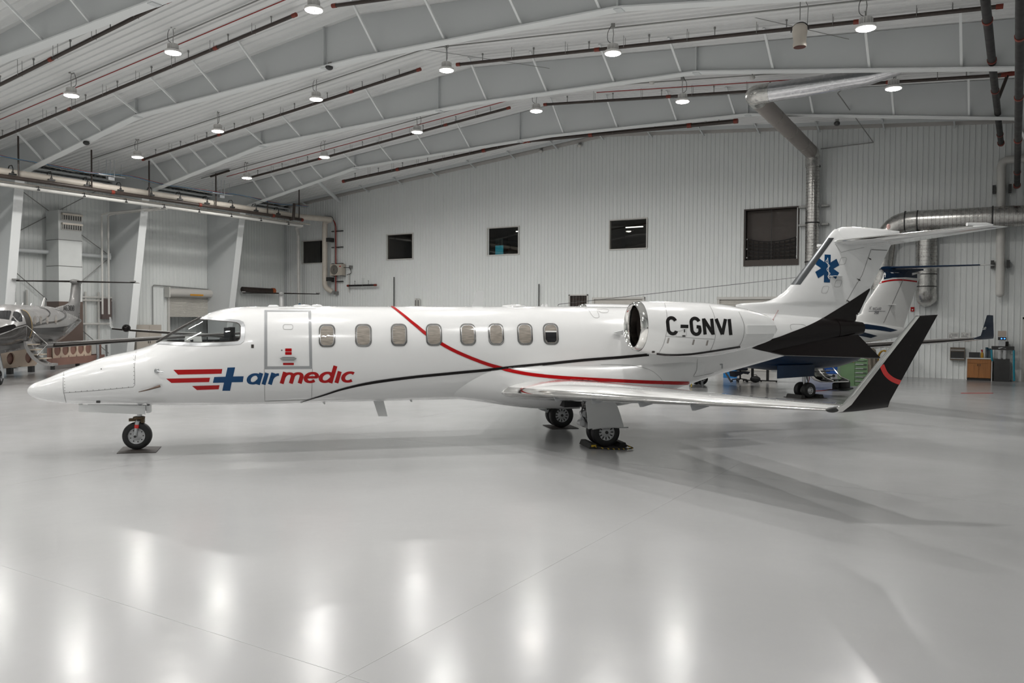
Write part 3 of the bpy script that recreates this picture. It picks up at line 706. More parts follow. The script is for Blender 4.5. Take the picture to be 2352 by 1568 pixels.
for px, py, y, lab in ((1497, 190, -9.2, 'on right slope'), (1728, 178, -9.2, 'beside the foil duct'), (560, 366, -8.6, 'on left slope near the eave'), (664, 330, -8.8, 'on left slope above second frame')):
    q = onY(px, py, y); s = empty('heat_detector', q, label='small white dome detector hanging from ceiling '+lab, cat='detector')
    MB().tube([(0, 0, .05), (0, 0, .42)], .02, 6).build('stem', M_COND, s); MB().sphere((0, 0, 0), .10, 12, 8, (1, 1, .8)).build('dome', M_PVC, s, smooth=True)
for px, py, y, lab in ((1243, 346, -.15, 'camera on left slope of end wall'), (1332, 333, -.15, 'horn speaker near the end wall peak'), (1923, 281, -6.0, 'camera clipped under first roof frame'), (759, 152, -18.3, 'flood lamp clipped under third roof frame'), (201, 326, -18.3, 'flood lamp on left slope of third roof frame')):
    q = onY(px, py, y); s = empty('security_camera', q, label='small '+lab, cat='camera')
    MB().sphere((0, -.05, -.05), .11, 12, 8, (1, 1.2, .8)).build('dome', M_PVC if y > -1 else M_DARK, s, smooth=True); MB().box((0, 0, .06), (.12, .1, .12)).build('mount', M_COND, s)
for (a, b, lab) in (((920, 105), (1262, 157), 'left of the ridge lamp'), ((1580, 5), (1950, 90), 'crossing above the hanging fan'), ((1228, 60), (1400, 103), 'near the third lamp row')):
    MB().tube([onY(*a, -15.3), onY(*b, -13.0)], .010, 4).build('ceiling_cable', M_COND, label='thin sagging cable under ceiling '+lab, cat='cable')
cond = empty('zigzag_conduit', label='thin grey conduit zigzagging from foil duct to end wall', cat='conduit')
MB().tube([onY(1945, 196, -9.5), onY(1924, 214, -8.5), onY(2006, 327, -.25), onY(1885, 342, -.12)], .02, 6).build('conduit_run', M_COND, cond)

for px, py, lab in ((905, 636, 'left of the blade antenna'), (1238, 652, 'right of the blade antenna')):
    q = onY(px, py, -.12); t = empty('wall_rod', (q.x, q.y, 0), label='thin black vertical rod on end wall '+lab, cat='rod')
    MB().tube([(0, 0, .3), (0, 0, q.z)], .03, 8).build('rod', M_DARK, t, smooth=True); MB().box((0, .05, 1.5), (.08, .12, .06)).build('rod_clip', M_DARK, t)
for k, px in enumerate((955.5, 962)):
    q = onY(px, 685, -.15); t = empty('door_post', (q.x, q.y, 0), label='white post by end wall, %s of two behind the jet roof' % ('farther from' if k == 0 else 'nearer to')+' blade antenna', cat='post')
    t['label'] = 'short white post on end wall, %s the jet blade antenna' % ('farther from' if k == 0 else 'nearer to')
    MB().box2((-.05, -.05, 0), (.05, .05, q.z)).build('post', M_PVC, t); MB().box2((-.02, -.06, q.z-.5), (.02, -.05, q.z-.1)).build('post_slot', M_DARK, t)

# ================================================================== AIRCRAFT TOOLKIT
class Plane:
    """local x = aft, lateral (port +) = -y, z up from the ground"""
    def __init__(self, name, origin, aft_deg, label, cat='aeroplane'):
        self.O = Vector(origin); self.th = R(aft_deg)
        self.root = empty(name, origin, self.th, label, cat)
        self.M = Matrix.Translation(self.O) @ Matrix.Rotation(self.th, 4, 'Z'); self.Mi = self.M.inverted()
        self.n = Vector((math.sin(self.th), -math.cos(self.th), 0))
        self.sv = []; self.sf = []; self.bvh = None
    def lat(self, px, py, l):                        # pixel -> local point on the plane lateral = l
        p = self.Mi @ hit(px, py, self.n, self.n.dot(self.O)+l); return (p.x, -p.y, p.z)
    def solid(self, mb):
        b = len(self.sv); self.sv += [self.M @ Vector(p) for p in mb.v]; self.sf += [tuple(i+b for i in f) for f in mb.f]; self.bvh = None
    def part(self, mb, name, mt, smooth=True, ang=38, parent=None, solid=False, **kw):
        if solid: self.solid(mb)
        return mb.build(name, mt, parent or self.root, smooth, ang, **kw)
    def cast(self, px, py, off=.004, bvh=None):
        if self.bvh is None: self.bvh = BVHTree.FromPolygons(self.sv, self.sf)
        r = ray(px, py).normalized(); h, n, i, d = (bvh or self.bvh).ray_cast(Vector(CAM), r)
        if h is None: return None
        if n.dot(r) > 0: n = -n
        return self.Mi @ (h+n*off)
    def letters(self, txt, x0, y0, h, wid, thick, dirx, shear, name, mt, off=.004, parent=None, thin=None):
        for k, pl_ in enumerate(text_letters(txt, x0, y0, h, wid, thick, dirx, shear, thin=thin)): self.decal(pl_, name, mt, off, 5, parent)
    def decal(self, polys, name, mt, off=.004, step=9, parent=None, maxlen=.5, bvh=None, **kw):
        """polygons in pixels, laid on whatever surface they cover"""
        out = MB()
        for poly in polys:
            bm = bmesh.new(); vs = [bm.verts.new((x, y, 0)) for x, y in poly]
            try: bm.faces.new(vs)
            except ValueError: bm.free(); continue
            bm.normal_update()
            bmesh.ops.triangulate(bm, faces=bm.faces[:])
            xs = [p[0] for p in poly]; ys = [p[1] for p in poly]
            for ax, lo, hi in ((0, min(xs), max(xs)), (1, min(ys), max(ys))):
                k = int((hi-lo)/step)
                for i in range(1, k+1):
                    c = lo+(hi-lo)*i/(k+1); co = (c, 0, 0) if ax == 0 else (0, c, 0); no = (1, 0, 0) if ax == 0 else (0, 1, 0)
                    bmesh.ops.bisect_plane(bm, geom=bm.verts[:]+bm.edges[:]+bm.faces[:], plane_co=co, plane_no=no, dist=1e-4)
            bm.verts.ensure_lookup_table(); idx = {}; P = []
            for v in bm.verts:
                q = self.cast(v.co.x, v.co.y, off, bvh); idx[v.index] = None if q is None else len(P)
                if q is not None: P.append(q)
            fs = []
            for f in bm.faces:
                t = [idx[v.index] for v in f.verts]
                if None in t: continue
                q = [P[i] for i in t]
                if max((q[i]-q[i-1]).length for i in range(len(q))) > maxlen: continue
                fs.append(tuple(t))
            out.add(P, fs); bm.free()
        if not out.f: return None
        me = bpy.data.meshes.new(name); me.from_pydata(out.v, [], out.f); me.update(); me.materials.append(mt); me.shade_smooth()
        o = bpy.data.objects.new(name, me); COL.objects.link(o); o.parent = parent or self.root
        return tag(o, **kw)
    def line(self, pts, w, name, mt, closed=False, **kw):
        return self.decal(stroke(pts, w, closed), name, mt, **kw)

def dense(pts, step=6.0, closed=False):
    P = list(pts)+([pts[0]] if closed else []); out = [P[0]]
    for a, b in zip(P, P[1:]):
        n = max(1, int(math.dist(a, b)/step))
        for i in range(1, n+1): out.append((a[0]+(b[0]-a[0])*i/n, a[1]+(b[1]-a[1])*i/n))
    return out
def catmull(pts, n=6):
    P = [pts[0]]+list(pts)+[pts[-1]]; out = []
    for i in range(1, len(P)-2):
        for j in range(n):
            t = j/n; a, b, c, d = P[i-1], P[i], P[i+1], P[i+2]
            out.append(tuple(.5*((2*b[k])+(-a[k]+c[k])*t+(2*a[k]-5*b[k]+4*c[k]-d[k])*t*t+(-a[k]+3*b[k]-3*c[k]+d[k])*t**3) for k in range(len(b))))
    out.append(tuple(pts[-1])); return out
def stroke(pts, w, closed=False, step=6.0):
    """quads of a line of width w (number or list per point) in 2D"""
    ws = w if isinstance(w, (list, tuple)) else None
    if ws is None: P = dense(pts, step, closed); W = [w]*len(P)
    else: P = list(pts); W = list(ws)
    m = len(P); L = []; Rr = []
    for i in range(m):
        if closed: a = P[i-1] if i > 0 else P[m-2]; b = P[(i+1) % m] if i < m-1 else P[1]
        else: a = P[max(i-1, 0)]; b = P[min(i+1, m-1)]
        dx, dy = b[0]-a[0], b[1]-a[1]; l = math.hypot(dx, dy) or 1; nx, ny = -dy/l, dx/l; h = W[i]/2
        L.append((P[i][0]+nx*h, P[i][1]+ny*h)); Rr.append((P[i][0]-nx*h, P[i][1]-ny*h))
    return [[L[i], L[i+1], Rr[i+1], Rr[i]] for i in range(m-1)]
def el(cx, cy, rx, ry, a0, a1, n=14):
    return [(cx+rx*math.cos(R(a0+(a1-a0)*i/n)), cy+ry*math.sin(R(a0+(a1-a0)*i/n))) for i in range(n+1)]
GL = {   # stroke letters: (advance, [polylines]); cap height 1
 'C': (.78, [el(.34, .72, .26, .28, 20, 180)+el(.34, .28, .26, .28, 180, 340)]),
 'G': (.80, [el(.34, .72, .26, .28, 20, 180)+el(.34, .28, .26, .28, 180, 360)+[(.60, .47), (.40, .47)]]),
 'N': (.84, [[(.10, 0), (.10, 1)], [(.10, .97), (.62, .03)], [(.62, 0), (.62, 1)]]),
 'V': (.78, [[(.06, 1), (.36, .03)], [(.36, .03), (.66, 1)]]),
 'I': (.30, [[(.12, 0), (.12, 1)]]),
 '-': (.72, [[(.10, .48), (.60, .48)]]),
 'D': (.80, [[(.10, 0), (.10, 1), (.32, 1)]+el(.32, .5, .30, .5, 90, -90)+[(.10, 0)]]),
 'B': (.78, [[(.10, 0), (.10, 1), (.34, 1)]+el(.34, .76, .24, .24, 90, -90)+[(.10, .52)], [(.34, .52)]+el(.34, .26, .28, .26, 90, -90)+[(.10, 0)]]),
 '6': (.76, [el(.36, .72, .26, .28, 30, 180)+[(.10, .3)]+el(.36, .29, .26, .29, 180, 540, 24)]),
 '3': (.72, [el(.32, .76, .26, .24, 150, -90)+el(.32, .27, .28, .27, 90, -150)]),
 '1': (.40, [[(.02, .8), (.20, 1), (.20, 0)]]),
 '2': (.74, [el(.34, .72, .28, .28, 160, -30)+[(.06, .02), (.64, .02)]]),
 '5': (.74, [[(.60, .98), (.14, .98), (.12, .56)]+el(.34, .32, .28, .32, 120, -150)]),
 '0': (.76, [el(.36, .5, .28, .5, 0, 360, 26)]),
 'K': (.76, [[(.10, 0), (.10, 1)], [(.62, 1), (.12, .45)], [(.28, .6), (.66, 0)]]),
 'A': (.78, [[(.04, 0), (.36, 1), (.68, 0)], [(.16, .32), (.56, .32)]]),
 'R': (.78, [[(.10, 0), (.10, 1), (.36, 1)]+el(.36, .74, .26, .26, 90, -90)+[(.10, .48)], [(.34, .48), (.66, 0)]]),
 'a': (.98, [el(.43, .5, .34, .5, 28, 335, 22), [(.80, 1.15), (.80, -.15)]]),
 'i': (.42, [[(.20, 1.15), (.20, -.15)]]),
 'r': (.72, [[(.20, 1.15), (.20, -.15)], [(.20, .52)]+el(.60, .46, .38, .50, 165, 88, 8)]),
 'm': (1.50, [[(.20, 1.15), (.20, -.15)], [(.20, .55)]+el(.50, .56, .28, .42, 165, 0, 10)+[(.78, -.15)], [(.78, .55)]+el(1.06, .56, .28, .42, 165, 0, 10)+[(1.34, -.15)]]),
 'e': (.98, [[(.12, .52), (.82, .52)]+el(.47, .52, .35, .48, 0, 180, 12)+el(.47, .5, .35, .5, 180, 318, 12)]),
 'd': (.98, [el(.43, .5, .34, .5, 28, 335, 22), [(.80, 1.78), (.80, -.15)]]),
 'c': (.84, [el(.47, .5, .36, .5, 48, 312, 22)]),
}
def text_polys(txt, x0, y0, h, wid, thick, dirx=(1, 0), shear=0.0, track=0.0):
    """lettering in pixels: baseline start, cap height, horizontal factor, stroke thickness (of h)"""
    return [q for l in text_letters(txt, x0, y0, h, wid, thick, dirx, shear, track) for q in l]
def text_letters(txt, x0, y0, h, wid, thick, dirx=(1, 0), shear=0.0, track=0.0, thin=None):
    out = []; cx = 0.0
    for ch in txt:
        adv, sts = GL[ch]; let = []
        for st in sts:
            pts = dense([(x0+dirx[0]*((cx+u)*wid*h)+shear*v*h, y0+dirx[1]*((cx+u)*wid*h)-v*h) for u, v in st], 2.5)
            W = []
            for i in range(len(pts)):
                a, b = pts[max(i-1, 0)], pts[min(i+1, len(pts)-1)]; l = math.hypot(b[0]-a[0], b[1]-a[1]) or 1; v = abs(b[1]-a[1])/l
                W.append(h*(thick if thin is None else thin+(thick-thin)*v**1.5))
            let += stroke(pts, W)
        out.append(let); cx += adv+track
    return out
def section(zt, zb, zc, w, n, k=72, nb=None):
    """ring of (lat, z): superellipse, upper and lower halves"""
    nb = nb or n; out = []
    for j in range(k):
        a = 2*math.pi*j/k; c, s = math.cos(a), math.sin(a); e = n if s >= 0 else nb
        h = (zt-zc) if s >= 0 else (zc-zb)
        out.append((w*math.copysign(abs(c)**(2/e), c), zc+h*math.copysign(abs(s)**(2/e), s)))
    return out
def P3(s, l, z): return (s, -l, z)
AIR = [(1, 0), (.85, .030), (.65, .062), (.45, .085), (.28, .092), (.15, .080), (.07, .058), (.03, .038), (.008, .018), (0, 0)]
def airfoil(le, te, z, lat, thick=1.0, zt=None, m=None):
    """closed ring of points from upper trailing edge over the nose to the lower side"""
    c = te-le; zt = z if zt is None else zt; out = []
    for x, t in AIR: out.append((le+x*c, lat, z+(zt-z)*x+t*c*thick*.75))
    for x, t in AIR[-2::-1]: out.append((le+x*c, lat, z+(zt-z)*x-t*c*thick*.55))
    return out
def wheel(pl, c, r, w, rim_r, parent_name, spokes=0, side=1, mtw=None, parent=None):
    """tyre, rim and hub; axis lateral"""
    ax = Vector((0, -side, 0)); cc = Vector(P3(*c)); mtw = mtw or M_WHEEL
    g = empty(parent_name, cc); g.parent = parent or pl.root
    MB().lathe([(rim_r*.9, -w*.5), (rim_r*1.05, -w*.52), (r*.80, -w*.53), (r*.94, -w*.44), (r, -w*.25), (r, w*.25), (r*.94, w*.44), (r*.80, w*.53), (rim_r*1.05, w*.52), (rim_r*.9, w*.5)], (0, 0, 0), ax, 40, caps=False).build('tyre', M_BLACK, g, True, 30)
    MB().lathe([(.001, -w*.2), (rim_r*.95, -w*.2), (rim_r*1.06, -w*.50), (rim_r*1.06, w*.50), (rim_r*.95, w*.47), (rim_r*.88, w*.26), (rim_r*.55, w*.22), (rim_r*.34, w*.38), (rim_r*.14, w*.42), (.001, w*.42)], (0, 0, 0), ax, 36).build('rim', mtw, g, True, 30)
    if spokes:
        hl = MB()
        for i in range(spokes):
            a = 2*math.pi*i/spokes; d = Vector((math.cos(a), 0, math.sin(a))); t = Vector((-math.sin(a), 0, math.cos(a)))
            ring = [d*(rim_r*.70+rim_r*.17*math.cos(b*math.pi/5))+t*(rim_r*.075*math.sin(b*math.pi/5))+ax*(w*.27) for b in range(10)]
            hl.prism(ring, -ax*w*.03)
        hl.build('rim_slots', M_DARK, g, kind='stuff')
    MB().lathe([(rim_r*.16, w*.38), (rim_r*.15, w*.50), (rim_r*.06, w*.52)], (0, 0, 0), ax, 16).build('hub_cap', mtw, g, True)
    return g

# ================================================================== THE AIR AMBULANCE JET
J = Plane('air_ambulance_jet', (5.767, -28.782, 0), 45.7, 'white twin-engine air ambulance jet with red and black stripes', 'jet aircraft')
TOP = [(-1.705, 1.065), (-1.69, 1.105), (-1.65, 1.161), (-1.55, 1.215), (-1.43, 1.262), (-1.14, 1.393), (-.828, 1.512), (-.477, 1.640), (.021, 1.762), (.272, 1.850), (.40, 1.925), (.7, 2.112), (1.041, 2.308), (1.246, 2.420), (1.533, 2.496), (1.815, 2.522), (2.4, 2.537), (4.44, 2.557), (7, 2.582), (8.15, 2.590), (9.2, 2.585), (10.2, 2.57), (11.2, 2.545), (12.4, 2.50), (13.5, 2.42), (14.7, 2.30)]
BOTM = [(-1.705, 1.06), (-1.69, 1.02), (-1.65, .98), (-1.52, .914), (-1.18, .850), (-.9, .827), (.16, .790), (.49, .768), (1.2, .755), (2.1, .757), (3.5, .770), (5.3, .778), (7, .80), (8.6, .81), (9.3, .835), (10.03, .905), (11.3, 1.215), (12.8, 1.58), (14.0, 1.885), (14.7, 2.05)]
WID = [(-1.705, .004), (-1.69, .05), (-1.65, .10), (-1.55, .17), (-1.43, .235), (-1.14, .345), (-.83, .44), (-.48, .53), (.02, .635), (.35, .70), (1.04, .80), (1.6, .855), (2.2, .875), (8.4, .875), (9.3, .84), (10.3, .73), (11.4, .57), (12.8, .38), (14, .23), (14.7, .125)]
def jsec(s, k=72):
    zt, zb, w = smooth_tab(TOP, s), smooth_tab(BOTM, s), smooth_tab(WID, s)
    zc = zb+(zt-zb)*lerp_tab([(-1.7, .5), (0, .50), (.4, .46), (1.2, .46), (2, .52), (9, .52), (12, .52), (14.7, .5)], s)
    n = lerp_tab([(-1.7, 2.0), (0, 2.1), (.5, 2.05), (1.6, 2.1), (2.2, 2.12), (9, 2.12), (12, 2.0), (14.7, 2.0)], s)
    return [P3(s, l, z) for l, z in section(zt, zb, zc, w, n, k)]
ss = [-1.705, -1.70, -1.69, -1.675, -1.65, -1.61, -1.55, -1.49]
while ss[-1] < 2.2: ss.append(ss[-1]+.03)
while ss[-1] < 14.55: ss.append(ss[-1]+.11)
ss.append(14.7)
K = 104
fus = MB().loft([jsec(s, K) for s in ss])
J.solid(fus)
FUS_BVH = BVHTree.FromPolygons([J.M @ Vector(p) for p in fus.v], fus.f)
# cockpit opening: polygon in (s, z), from the photograph's glass outline
gp = []
for px, py in ((474, 731.6), (500, 733.4), (525, 735.8), (547, 738.2), (556.5, 744), (558.5, 755), (557.8, 775), (554, 784), (545, 787.5), (520, 789.6), (480, 791), (440, 790.6), (400, 789.4), (380, 788.2)):
    q = J.cast(px, py, 0); gp.append((q.x, q.z))
gp += [(.33, 1.872), (.10, 2.10), (.95, 2.75), (1.055, 2.318)]
def inside(x, y, poly):
    r = False
    for i in range(len(poly)):
        (x1, y1), (x2, y2) = poly[i-1], poly[i]
        if (y1 > y) != (y2 > y) and x < (x2-x1)*(y-y1)/(y2-y1)+x1: r = not r
    return r
body, glassm = MB(), MB(); body.v = fus.v; glassm.v = fus.v
for f in fus.f:
    c = sum((Vector(fus.v[i]) for i in f), Vector())/len(f)
    (glassm if len(f) == 4 and inside(c.x, c.z, gp) else body).f.append(f)
def compact(mb):
    used = sorted({i for f in mb.f for i in f}); mp = {a: b for b, a in enumerate(used)}
    o = MB(); o.v = [mb.v[i] for i in used]; o.f = [tuple(mp[i] for i in f) for f in mb.f]; return o
J.part(compact(body), 'fuselage', M_WHITE)
J.part(compact(glassm), 'windscreen', M_CGLASS, label='wraparound cockpit glass')
# silver frame around the glass, both sides
outer = [(352, 790.5), (366, 781.5), (459, 730.5), (464, 726.8), (500, 730), (530, 733), (552, 735.5), (560.5, 740), (563, 750), (562.5, 768), (561.5, 780), (556, 788), (545, 791), (510, 793.5), (470, 794.8), (430, 793.6), (390, 792)]
def mirror_mesh(o, name, parent):
    me = o.data.copy()
    for v in me.vertices: v.co.y = -v.co.y
    me.flip_normals(); m = bpy.data.objects.new(name, me); COL.objects.link(m); m.parent = parent; return m
def band(loop_out, loop_in, name, mt, off, closed=True, mirror=True, **kw):
    n = len(loop_out); polys = []
    rng = range(n) if closed else range(n-1)
    for i in rng:
        k = (i+1) % n; polys.append([loop_out[i], loop_out[k], loop_in[k], loop_in[i]])
    o = J.decal(polys, name, mt, off, 4, **kw)
    if o and mirror: mirror_mesh(o, name, J.root)
    return o
fo = [(464, 727), (478, 728.2), (500, 730), (530, 733), (550, 735.3), (559, 739), (563, 748), (562.8, 760), (562, 775), (560, 784), (552, 790), (540, 791.5), (510, 793.5), (470, 794.8), (430, 793.8), (395, 792.2), (372, 790.8), (358, 790)]
fi = [(461, 732.2), (478, 733.8), (500, 736), (530, 738.6), (544, 740.3), (550, 743.5), (553.3, 749), (553.3, 760), (552.8, 773), (551, 779.5), (546, 783.5), (536, 784.6), (510, 786), (470, 787), (430, 786.5), (395, 785.5), (378, 784.8), (369, 784.4)]
band(fo, fi, 'windscreen_frame', M_SATIN, .006, closed=False)
fs_ = [(460, 733.8), (478, 735.2), (500, 737.6), (530, 740.4), (542.5, 742), (548.3, 745), (551.3, 750), (551.3, 760), (550.8, 772), (549.2, 778), (545, 781.6), (535, 782.8), (510, 784.2), (470, 785.1), (430, 784.8), (395, 783.8), (380, 783.2), (373, 783)]
band(fi, fs_, 'windscreen_seal', M_RUBSEAL, .005, closed=False)
cp = MB(); cp.tube([P3(s, 0, smooth_tab(TOP, s)+.004) for s in [.33+.06*i for i in range(13)]], .022, 8); J.part(cp, 'windscreen_post', M_RUBSEAL)
# cockpit interior
tub = MB()
ringi = []
for s in [.36+.06*i for i in range(27)]:
    ringi.append([((s), y*.965, min(z, 1.86) if s < 1.9 else z) for (_, y, z) in jsec(s, 48)])
tub2 = MB()
for a, b in zip(ringi, ringi[1:]):
    for j in range(48):
        k = (j+1) % 48
        if min(a[j][2], a[k][2]) < 1.85: tub2.add([a[j], a[k], b[k], b[j]], [(0, 1, 2, 3)])
J.part(tub2, 'cockpit_lining', M_INT)
blk = MB(); blk.add([(1.86, y*.97, z) for (_, y, z) in jsec(1.86, 36)], [tuple(range(36))]); J.part(blk, 'cockpit_bulkhead', M_INTB, smooth=False)
gsd = MB(); gsd.prism([P3(.62, -.40, 1.78), P3(.62, .40, 1.78), P3(1.0, .50, 1.90), P3(1.0, -.50, 1.90)], (0, 0, .05)); gsd.box(P3(1.0, 0, 1.76), (.06, 1.0, .28)); J.part(gsd, 'glareshield', M_INT, smooth=False)
for l in (-.38, .38):
    st = MB(); st.box(P3(1.52, l, 1.62), (.16, .44, .70)); st.box(P3(1.55, l, 2.05), (.10, .24, .20)); st.box(P3(1.32, l, 1.40), (.5, .46, .14)); J.part(st, 'pilot_seat', M_INT, smooth=False)
    J.part(MB().tube([P3(1.15, l, 1.72), P3(1.05, l, 1.86)], .03, 6).tube([P3(1.04, l-.14, 1.9), P3(1.06, l-.12, 1.80), P3(1.06, l+.12, 1.80), P3(1.04, l+.14, 1.9)], .018, 6), 'control_yoke', M_INT)
J.part(MB().prism([P3(.85, .50, 1.86), P3(1.15, .50, 1.86), P3(1.13, .47, 2.0), P3(.87, .47, 2.0)], (0, .008, 0)), 'placard', M_PAPER, smooth=False)

# wing-to-body fairing ------------------------------------------------------
def fsec(s):
    zb = smooth_tab([(5.2, .85), (5.9, .765), (6.7, .645), (7.2, .59), (8.1, .565), (8.8, .60), (9.5, .72), (10.2, .93), (10.6, 1.05)], s)
    w = smooth_tab([(5.2, .56), (5.9, .77), (6.6, .91), (7.4, .985), (8.4, .985), (9.2, .93), (9.9, .80), (10.6, .62)], s)
    zt = smooth_tab([(5.2, 1.9), (7, 1.7), (8.6, 1.65), (10.6, 1.8)], s)
    return [P3(s, l, z) for l, z in section(zt, zb, zb+(zt-zb)*.52, w, 2.3, 56, nb=2.6)]
J.part(MB().loft([fsec(5.2+i*.09) for i in range(61)]), 'wing_fairing', M_WHITE, solid=True)

# wings -------------------------------------------------------------------------
TIP = 7.0
tle = J.lat(1897, 944, TIP); tte = J.lat(2030, 936, TIP)
rle = J.lat(1156, 896, .88); rte = J.lat(1527, 894, .90)
def wing_rings(sgn):
    rg = []
    for t, ex in ((-.10, 0), (0.0, 0), (.03, 0), (.25, 0), (.5, 0), (.75, 0), (1.0, 0)):
        l = .89+(TIP-.89)*t
        le = rle[0]+(tle[0]-rle[0])*t-(.0 if t > 0 else .0); te = rte[0]+(tte[0]-rte[0])*t
        z = 1.0+(tle[2]-.985)*t; th = 1.05-.35*t
        rg.append(airfoil(le, te, z-.02*(1-t), l*sgn, th, zt=1.0+(tte[2]-.985)*t-.02*(1-t)))
    return rg
WLT = 7.32                                            # lateral of the winglet top
wl_b = (tle[0], tte[0]); wle = J.lat(2103, 726, WLT); wte = J.lat(2154, 722.5, WLT)
def winglet_rings(sgn):
    rg = [airfoil(tle[0], tte[0], tle[2], TIP*sgn, .7, zt=tte[2])]
    b1 = J.lat(1935, 928, 7.09); b2 = J.lat(2042, 915, 7.09)
    mids = [(tle[0]+.06, tte[0]+.01, tle[2]+.015, tte[2]+.012, 7.06, 25), (b1[0], b2[0], b1[2], b2[2]-.03, 7.105, 62)]
    base = mids[-1]
    for le, te, z, zt, l, cant in mids+[(base[0]+(wle[0]-base[0])*t, base[1]+(wte[0]-base[1])*t, base[2]+(wle[2]-base[2])*t, base[3]+(wte[2]-base[3])*t, base[4]+(WLT-base[4])*t, 76) for t in (.12, .4, .7, .97, 1.0)]:
        c = te-le; ring = []; ca, sa = math.cos(R(cant)), math.sin(R(cant))
        up = [(x, y*.75*.62) for x, y in AIR]; lo = [(x, -y*.55*.62) for x, y in AIR[-2::-1]]
        for x, y in up+lo: ring.append((le+x*c, (l-y*c*sa)*sgn, z+(zt-z)*x+y*c*ca))
        rg.append(ring)
    return rg
M_WINGT = mat('wing_white', (.74, .74, .73), .2, coat=1.0, var=.03, scale=2)
def le_strip(rings, frac, push=.004):
    """polished nose of an airfoil loft: the points around the leading edge, pushed out a little"""
    n = len(rings[0]); mid = n//2; lo, hi = mid-frac, mid+frac; m = MB(); rr = []
    for rg in rings:
        c = Vector(rg[mid]); tail = (Vector(rg[0])+Vector(rg[-1]))/2; d = (c-tail).normalized()
        ring = []
        for i in range(lo, hi+1):
            p = Vector(rg[i]); q = Vector(rg[(i+1) % n]); pr = Vector(rg[i-1]); t = (q-pr).normalized()
            ax = (Vector(rings[-1][mid])-Vector(rings[0][mid])).normalized(); nn = t.cross(ax).normalized()
            if nn.dot(p-(c-d*.05)) < 0: nn = -nn
            ring.append(p+nn*push)
        rr.append(ring)
    m.loft(rr, caps=False, closed=False); return m
for sgn in (1, -1):
    wr = wing_rings(sgn); rg = [[P3(*p) for p in q] for q in wr]
    w = J.part(MB().loft(rg), 'wing', M_WINGT, solid=(sgn == 1), ang=50)
    J.part(le_strip(rg[1:], 2), 'leading_edge', M_CHROME, parent=w, label='polished wing leading edge')
    gl = [[P3(*p) for p in q] for q in winglet_rings(sgn)]
    wg = J.part(MB().loft(gl), 'winglet', M_BLKP, parent=w, solid=(sgn == 1), ang=50, label='black winglet with a red band')
    J.part(le_strip(gl, 4, .005), 'winglet_leading_edge', M_CHROME, parent=wg)
    lt = MB(); q0 = Vector(P3(tle[0]+.03, (TIP+.05)*sgn, tle[2]+.02)); lt.sphere(q0+Vector((.02, 0, .0)), .055, 12, 8, (1.6, .8, .6)); J.part(lt, 'navigation_light', M_DARK, parent=w)
    # stall fences / vortilons under the leading edge
    for t in (.22, .365, .525, .68):
        l = (.89+(TIP-.89)*t)*sgn; le = rle[0]+(tle[0]-rle[0])*t; z = 1.0+(tle[2]-.985)*t
        v = MB(); v.prism([P3(le+.01, l-.006, z-.02), P3(le+.05, l-.006, z-.12), P3(le+.10, l-.006, z-.12), P3(le+.34, l-.006, z-.06), P3(le+.30, l-.006, z-.02)], P3(0, .012, 0)); J.part(v, 'vortilon', M_MGREY, smooth=False, parent=w)
# red band on the near winglet
J.decal(stroke(catmull([(2025, 838), (2033, 856), (2045, 868), (2057, 874.5), (2068, 878)], 5), 11), 'winglet_band', mat('winglet_red', (.75, .02, .015), .3, coat=.6), .004, 6)
J.decal(stroke([(1916, 930), (1960, 889)], 1.2), 'winglet_joint', M_LINE, .008)

# tail fin ------------------------------------------------------------------------
fin_le = [J.lat(*p, 0) for p in ((1690, 697), (1750, 693.5), (1772, 688.5), (1790, 679.5), (1806, 666), (1820, 650), (1860, 597.5), (1899, 546.5), (1908, 534), (1917, 526), (1930, 521))]
fin_te = [J.lat(*p, 0) for p in ((1962, 745), (1967, 730), (2000.8, 660), (2036, 582), (2046, 563), (2060, 531))]
LEz = [(p[2], p[0]) for p in fin_le]; TEz = [(p[2], p[0]) for p in fin_te]
def fin_ring(z):
    le = lerp_tab(LEz, z); te = lerp_tab(TEz, z); c = te-le
    hw = lerp_tab([(2.3, .15), (2.7, .145), (3.1, .125), (4.1, .085), (4.4, .07)], z)
    out = []
    prof = [(1, .02), (.85, .22), (.65, .55), (.45, .85), (.28, 1.0), (.16, .93), (.08, .74), (.04, .54), (.012, .3), (0, 0)]
    for x, t in prof: out.append(P3(le+x*c, hw*t, z))
    for x, t in prof[-2::-1]: out.append(P3(le+x*c, -hw*t, z))
    return out
zs = [2.25, 2.4, 2.55, 2.62, 2.66, 2.69, 2.72, 2.76, 2.82, 2.9, 3.0, 3.13, 3.4, 3.7, 4.0, 4.13, 4.2, 4.27, 4.32]
fr = [fin_ring(z) for z in zs]
fin = J.part(MB().loft(fr), 'tail_fin', M_WHITE, solid=True, ang=45)
J.part(le_strip([fin_ring(z) for z in (3.10, 3.3, 3.6, 3.9, 4.12)], 3, .006), 'fin_leading_edge', mat('boot_metal', (.26, .27, .28), .25, metal=1.0), parent=fin, label='metal de-icing strip')
# bullet fairing on top
bl = []
for s, w, zt, zb in ((14.02, .01, 4.30, 4.28), (14.06, .07, 4.335, 4.16), (14.15, .10, 4.37, 4.05), (14.4, .125, 4.385, 3.98), (14.8, .13, 4.38, 3.96), (15.2, .11, 4.365, 3.97), (15.45, .07, 4.34, 4.05), (15.62, .03, 4.33, 4.22)):
    bl.append([P3(s, l, z) for l, z in section(zt, zb, (zt+zb)/2, w, 2.2, 24)])
J.part(MB().loft(bl), 'bullet_fairing', M_WHITE, parent=fin, solid=True)
